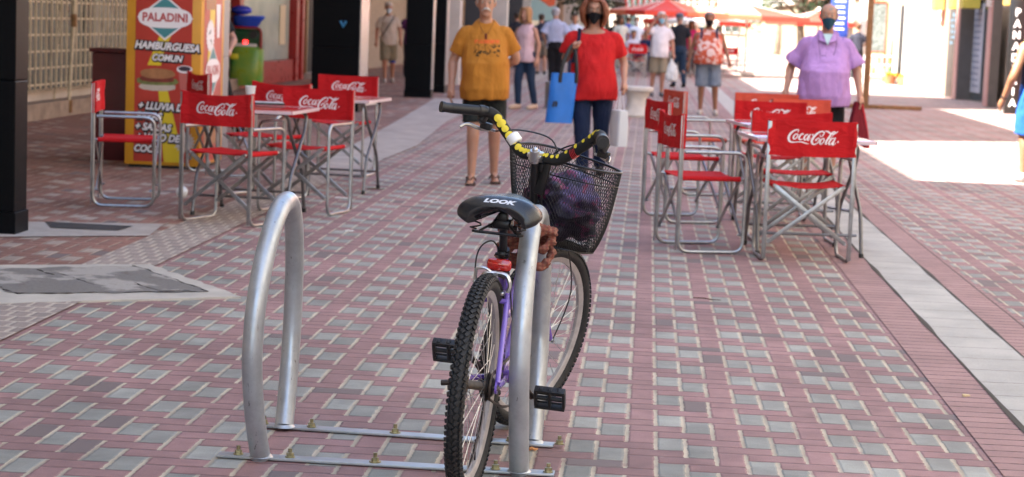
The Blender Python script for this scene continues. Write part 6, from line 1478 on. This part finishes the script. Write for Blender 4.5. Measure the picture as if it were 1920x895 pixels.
cm, chh, cs = person(P_(728, 155), rad(6), 1.70, 'man in a beige cap, beige striped T-shirt and khaki shorts walking in the arcade', 'm', 'tan', ('tee', (.46, .40, .33)), ('knee', (.20, .17, .11)), ('cap', (.48, .42, .35)), ('shoe', (.42, .36, .30)), feet={-1: (-.08, -.16), 1: (.09, .12)}, mask=(.45, .55, .6),
       extras=lambda o, HC, hr, A, hands, J, S: (obj('bag_strap', (lambda b: (tube(b, smoothpath([(.13, .05, 1.45), (.07, -.13, 1.33), (-.10, -.165, 1.08), (-.20, -.05, .95)], 5), .016, 6, flat=.4), b)[1])(NB()), cloth((.02, .02, .02)), o), obj('knee_brace', (lambda b: (tube(b, [J[1][1]+Vector((0, 0, .07)), J[1][1]-Vector((0, 0, .06))], [.078, .068], 14), b)[1])(NB()), cloth((.02, .05, .30)), o)))
person((W(-5.6, 46.5).x, W(-5.6, 46.5).y), rad(10), 1.66, 'person in a purple top half hidden behind the man in the beige cap', 'f', 'tan', ('tee', (.10, .03, .10)), ('slim', (.03, .02, .03)), ('long', (.20, .09, .04)), ('shoe', (.02, .02, .02)))
# person resting behind the granite column
p = W(-4.73, 21.0); person((p.x, p.y), rad(8), 1.70, 'person in black mostly hidden behind the grey granite column, one arm and one trainer showing', 'm', 'light', ('tee', (.015, .016, .02)), ('trousers', (.012, .012, .013)), ('short', (.03, .02, .02)), ('shoe', (.45, .47, .5)), {-1: ((-.26, -.05, 1.13), (-.2, -.2, 1.0)), 1: ((.30, -.05, 1.10), (.26, -.28, .98))}, {-1: (.02, -.2), 1: (.38, .1)})
# right edge man
person((5.16, 19.6), rad(-172), 1.72, 'man in a navy sleeveless top and bright blue shorts walking out of the right edge', 'm', 'brown', ('tank', (.012, .018, .045)), ('knee', (.02, .10, .42)), ('short', (.02, .02, .02)), ('shoe', (.35, .36, .36)), {-1: ((-.25, .02, 1.12), (-.27, -.07, .88)), 1: ((.295, .05, 1.06), (.335, -.08, .82))}, {-1: (-.1, .1), 1: (.105, -.06)}, wide=1.1,
       extras=lambda o, HC, hr, A, hands, J, S: (obj('side_trim', (lambda b: (tube(b, smoothpath([(.155, .02, 1.46), (.195, .055, 1.38), (.19, .075, 1.30), (.175, .06, 1.24)], 4), .014, 6), b)[1])(NB()), cloth((.50, .75, .10)), o), obj('wristband', (lambda b: (tube(b, [Vector((.330, -.072, .85)), Vector((.334, -.078, .828))], .031, 14), b)[1])(NB()), cloth((.01, .01, .01)), o)))
person(P_(1604, 152), rad(176), 1.73, 'man in a black T-shirt seen from behind beside the rusty post', 'm', 'tan', ('tee', (.03, .03, .045)), ('trousers', (.015, .015, .018)), ('short', (.10, .05, .03)), ('shoe', (.5, .5, .5)), {-1: ((-.27, -.03, 1.14), (-.17, -.20, 1.05)), 1: ((.27, -.03, 1.14), (.17, -.2, 1.05))})
# far strollers
far = [(1014, 140, 180, (.03, .035, .06), (.16, .13, .10), 'short', 'man in a navy T-shirt beside the pale blue shirt man'),
 (1075, 142, 0, (.55, .60, .72), (.05, .06, .12), 'short', 'man in a pale top between the pale blue shirt and the red shirt'),
 (1163, 128, 10, (.60, .58, .50), (.30, .28, .25), 'long', 'person in a cream top just right of the red shirt woman'),
 (1176, 120, 170, (.08, .12, .45), (.05, .05, .08), 'short', 'person in a royal blue top behind the cream top'),
 (1207, 126, -10, (.50, .10, .10), (.03, .03, .05), 'short', 'person in a dark red top left of the white T-shirt man'),
 (1216, 118, 175, (.02, .02, .03), (.02, .03, .07), 'short', 'person in black just behind the white T-shirt man'),
 (1247, 126, 5, (.55, .45, .20), (.10, .10, .12), 'short', 'person in a mustard top between the white and the black T-shirt'),
 (1257, 112, 185, (.03, .04, .03), (.02, .02, .02), 'short', 'person in dark green far behind the black T-shirt man'),
 (1295, 140, -8, (.55, .03, .18), (.10, .05, .05), 'long', 'woman in a magenta top left of the floral top'),
 (1303, 126, 12, (.50, .12, .06), (.10, .09, .09), 'short', 'person in a rust top just left of the floral top'),
 (1284, 116, 170, (.60, .60, .60), (.05, .06, .09), 'short', 'far person in a white top above the black cap'),
 (1236, 104, 180, (.45, .30, .10), (.04, .04, .05), 'short', 'tiny person in an ochre top under the trees'),
 (1149, 110, 180, (.02, .02, .03), (.02, .02, .02), 'short', 'person in black farthest down by the arcade'),
 (965, 128, 182, (.03, .03, .04), (.02, .02, .02), 'short', 'person in dark clothes behind the blonde woman\'s head')]
for k, (x, y, yw, sc, lc, hk, lb) in enumerate(far):
    person(P_(x, y), rad(yw), 1.62+.035*(k % 4), lb, 'm', ('light', 'tan', 'brown')[k % 3], ('tee', sc), ('shorts' if k % 3 == 0 else 'trousers', lc), (hk, (.05, .03, .02)), ('shoe', (.05, .05, .05)), group='strollers far down the street', feet={-1: (-.1, .08*(k % 2)), 1: (.1, -.08*(k % 2))})
# ================================================================ far cafe under the umbrellas
far_ch = []
spots = [(3.25, 54.5, 3, 'pale fronted red chair at the left corner of the far cafe'), (2.75, 57, -80, 'side-on red chair at the left of the far cafe'), (4.1, 57.5, 178, 'red chair just right of the pale fronted one in the far cafe'), (3.6, 60.5, 10, 'red chair in the second row of the far cafe'),
 (4.7, 60, -70, 'side-on red chair in the middle of the far cafe'), (5.4, 56.5, 15, 'red chair half hidden by the lilac sleeve'), (5.0, 62.5, 170, 'red chair in the third row of the far cafe'), (6.3, 59.5, -20, 'red chair behind the head of the lilac shirt man'), (3.9, 63.5, 175, 'red chair at the back of the far cafe on the left'), (2.9, 62.0, -95, 'side-on red chair at the back left of the far cafe')]
for x, y, yw, lb in spots: far_ch.append(place(ch1, x, y, yw, lb, False, 'director chairs of the far cafe'))
for k, (x, y, lb) in enumerate(((3.5, 55.7, 'red table at the front left of the far cafe'), (3.9, 61.8, 'red table at the back of the far cafe'), (5.6, 58.2, 'red table at the right of the far cafe'), (4.6, 56.6, 'red table in the middle of the far cafe'))):
    o = copy_tree(tb); o.location = (x, y, 0); o['label'] = lb; o['group'] = 'tables of the far cafe'
sit = [(3.55, 62.6, 20, (.55, .52, .60), 'seated person in a patterned pale top under the first umbrella'), (4.0, 62.9, -10, (.015, .02, .06), 'seated person in navy under the first umbrella'), (4.55, 61.2, 60, (.75, .75, .75), 'seated person in brilliant white at the sunny edge of the first umbrella'), (4.95, 62.4, 180, (.02, .02, .025), 'seated person in black right of the brilliant white one'),
       (5.4, 62.6, 10, (.55, .30, .42), 'seated woman in a pink top under the second umbrella'), (5.9, 62.4, -20, (.48, .22, .18), 'seated person in a salmon top under the second umbrella')]
for k, (x, y, yw, c, lb) in enumerate(sit):
    person((x, y), rad(yw), 1.68, lb, 'm', ('tan', 'brown', 'light')[k % 3], ('tee', c), ('trousers', (.03, .04, .08)), ('short', (.04, .03, .02)), sitting=True, group='guests of the far cafe')
ured = mat('umbrella_red', (.52, .035, .018), .75, var=.08, vs=3, bump=.3, bs=30); usal = mat('umbrella_salmon', (.60, .16, .08), .75, var=.08, vs=3)
def umbrella(x, y, hz, w, rot, label, m1, m2, drop=.38):
    e = empty('cafe_umbrella', (x, y, 0), rot, label, 'umbrella', 'square cafe umbrellas'); n = 8
    bm = NB(); tube(bm, [(0, 0, 0), (0, 0, hz+drop+.1)], .03, 10); obj('pole', bm, M['white'], e)
    bm = NB(); box(bm, (0, 0, .05), (.5, .5, .1), bev=.02); obj('base', bm, M['concrete'], e)
    P = [Vector((w*sx, w*sy, hz)) for sx, sy in ((-1, -1), (0, -1), (1, -1), (1, 0), (1, 1), (0, 1), (-1, 1), (-1, 0))]
    ap = Vector((0, 0, hz+drop)); 
    for q, mm in ((0, m1), (1, m2)):
        bm = NB()
        for k in range(8):
            if (k//2) % 2 != q: continue
            a, b = P[(k-1) % 8], P[k]; N_ = 6
            for i in range(N_):
                for j in range(4):
                    def S_(i, j): f = i/N_; pt = ap.lerp(a.lerp(b, j/4), f); pt.z -= .06*sin(pi*f)+.03*f*sin(pi*j/4)*-1*0; return pt
                    vs = [bm.verts.new(S_(i, j)), bm.verts.new(S_(i+1, j)), bm.verts.new(S_(i+1, j+1)), bm.verts.new(S_(i, j+1))]; bm.faces.new(vs)
            for j in range(4):
                p0 = a.lerp(b, j/4); p1 = a.lerp(b, (j+1)/4); dz = Vector((0, 0, -.13)); bm.faces.new([bm.verts.new(v) for v in (p0, p1, p1+dz, p0+dz)])
        bmesh.ops.remove_doubles(bm, verts=bm.verts[:], dist=.001); obj('canopy', bm, mm, e)
    bm = NB()
    for v in P: tube(bm, [ap-Vector((0, 0, .03)), v-Vector((0, 0, .02))], .009, 5)
    obj('ribs', bm, M['white'], e)
    bm = NB(); tube(bm, [ap, ap+Vector((0, 0, .06)), ap+Vector((0, 0, .1))], [.09, .05, .02], 10); obj('cap', bm, M['white'], e)
umbrella(4.30, 58.5, 1.86, 1.35, rad(22), 'first red and salmon square umbrella over the far cafe', ured, usal)
umbrella(6.9, 60.5, 1.84, 1.5, rad(10), 'second red square umbrella partly behind the lilac shirt man', usal, ured)
umbrella(5.9, 66.5, 1.65, 1.3, rad(30), 'third lower white and red umbrella between the first two', M['white'], ured, .3)
umbrella(9.6, 64.0, 1.75, 1.3, rad(15), 'fourth umbrella behind the rusty post', ured, ured)
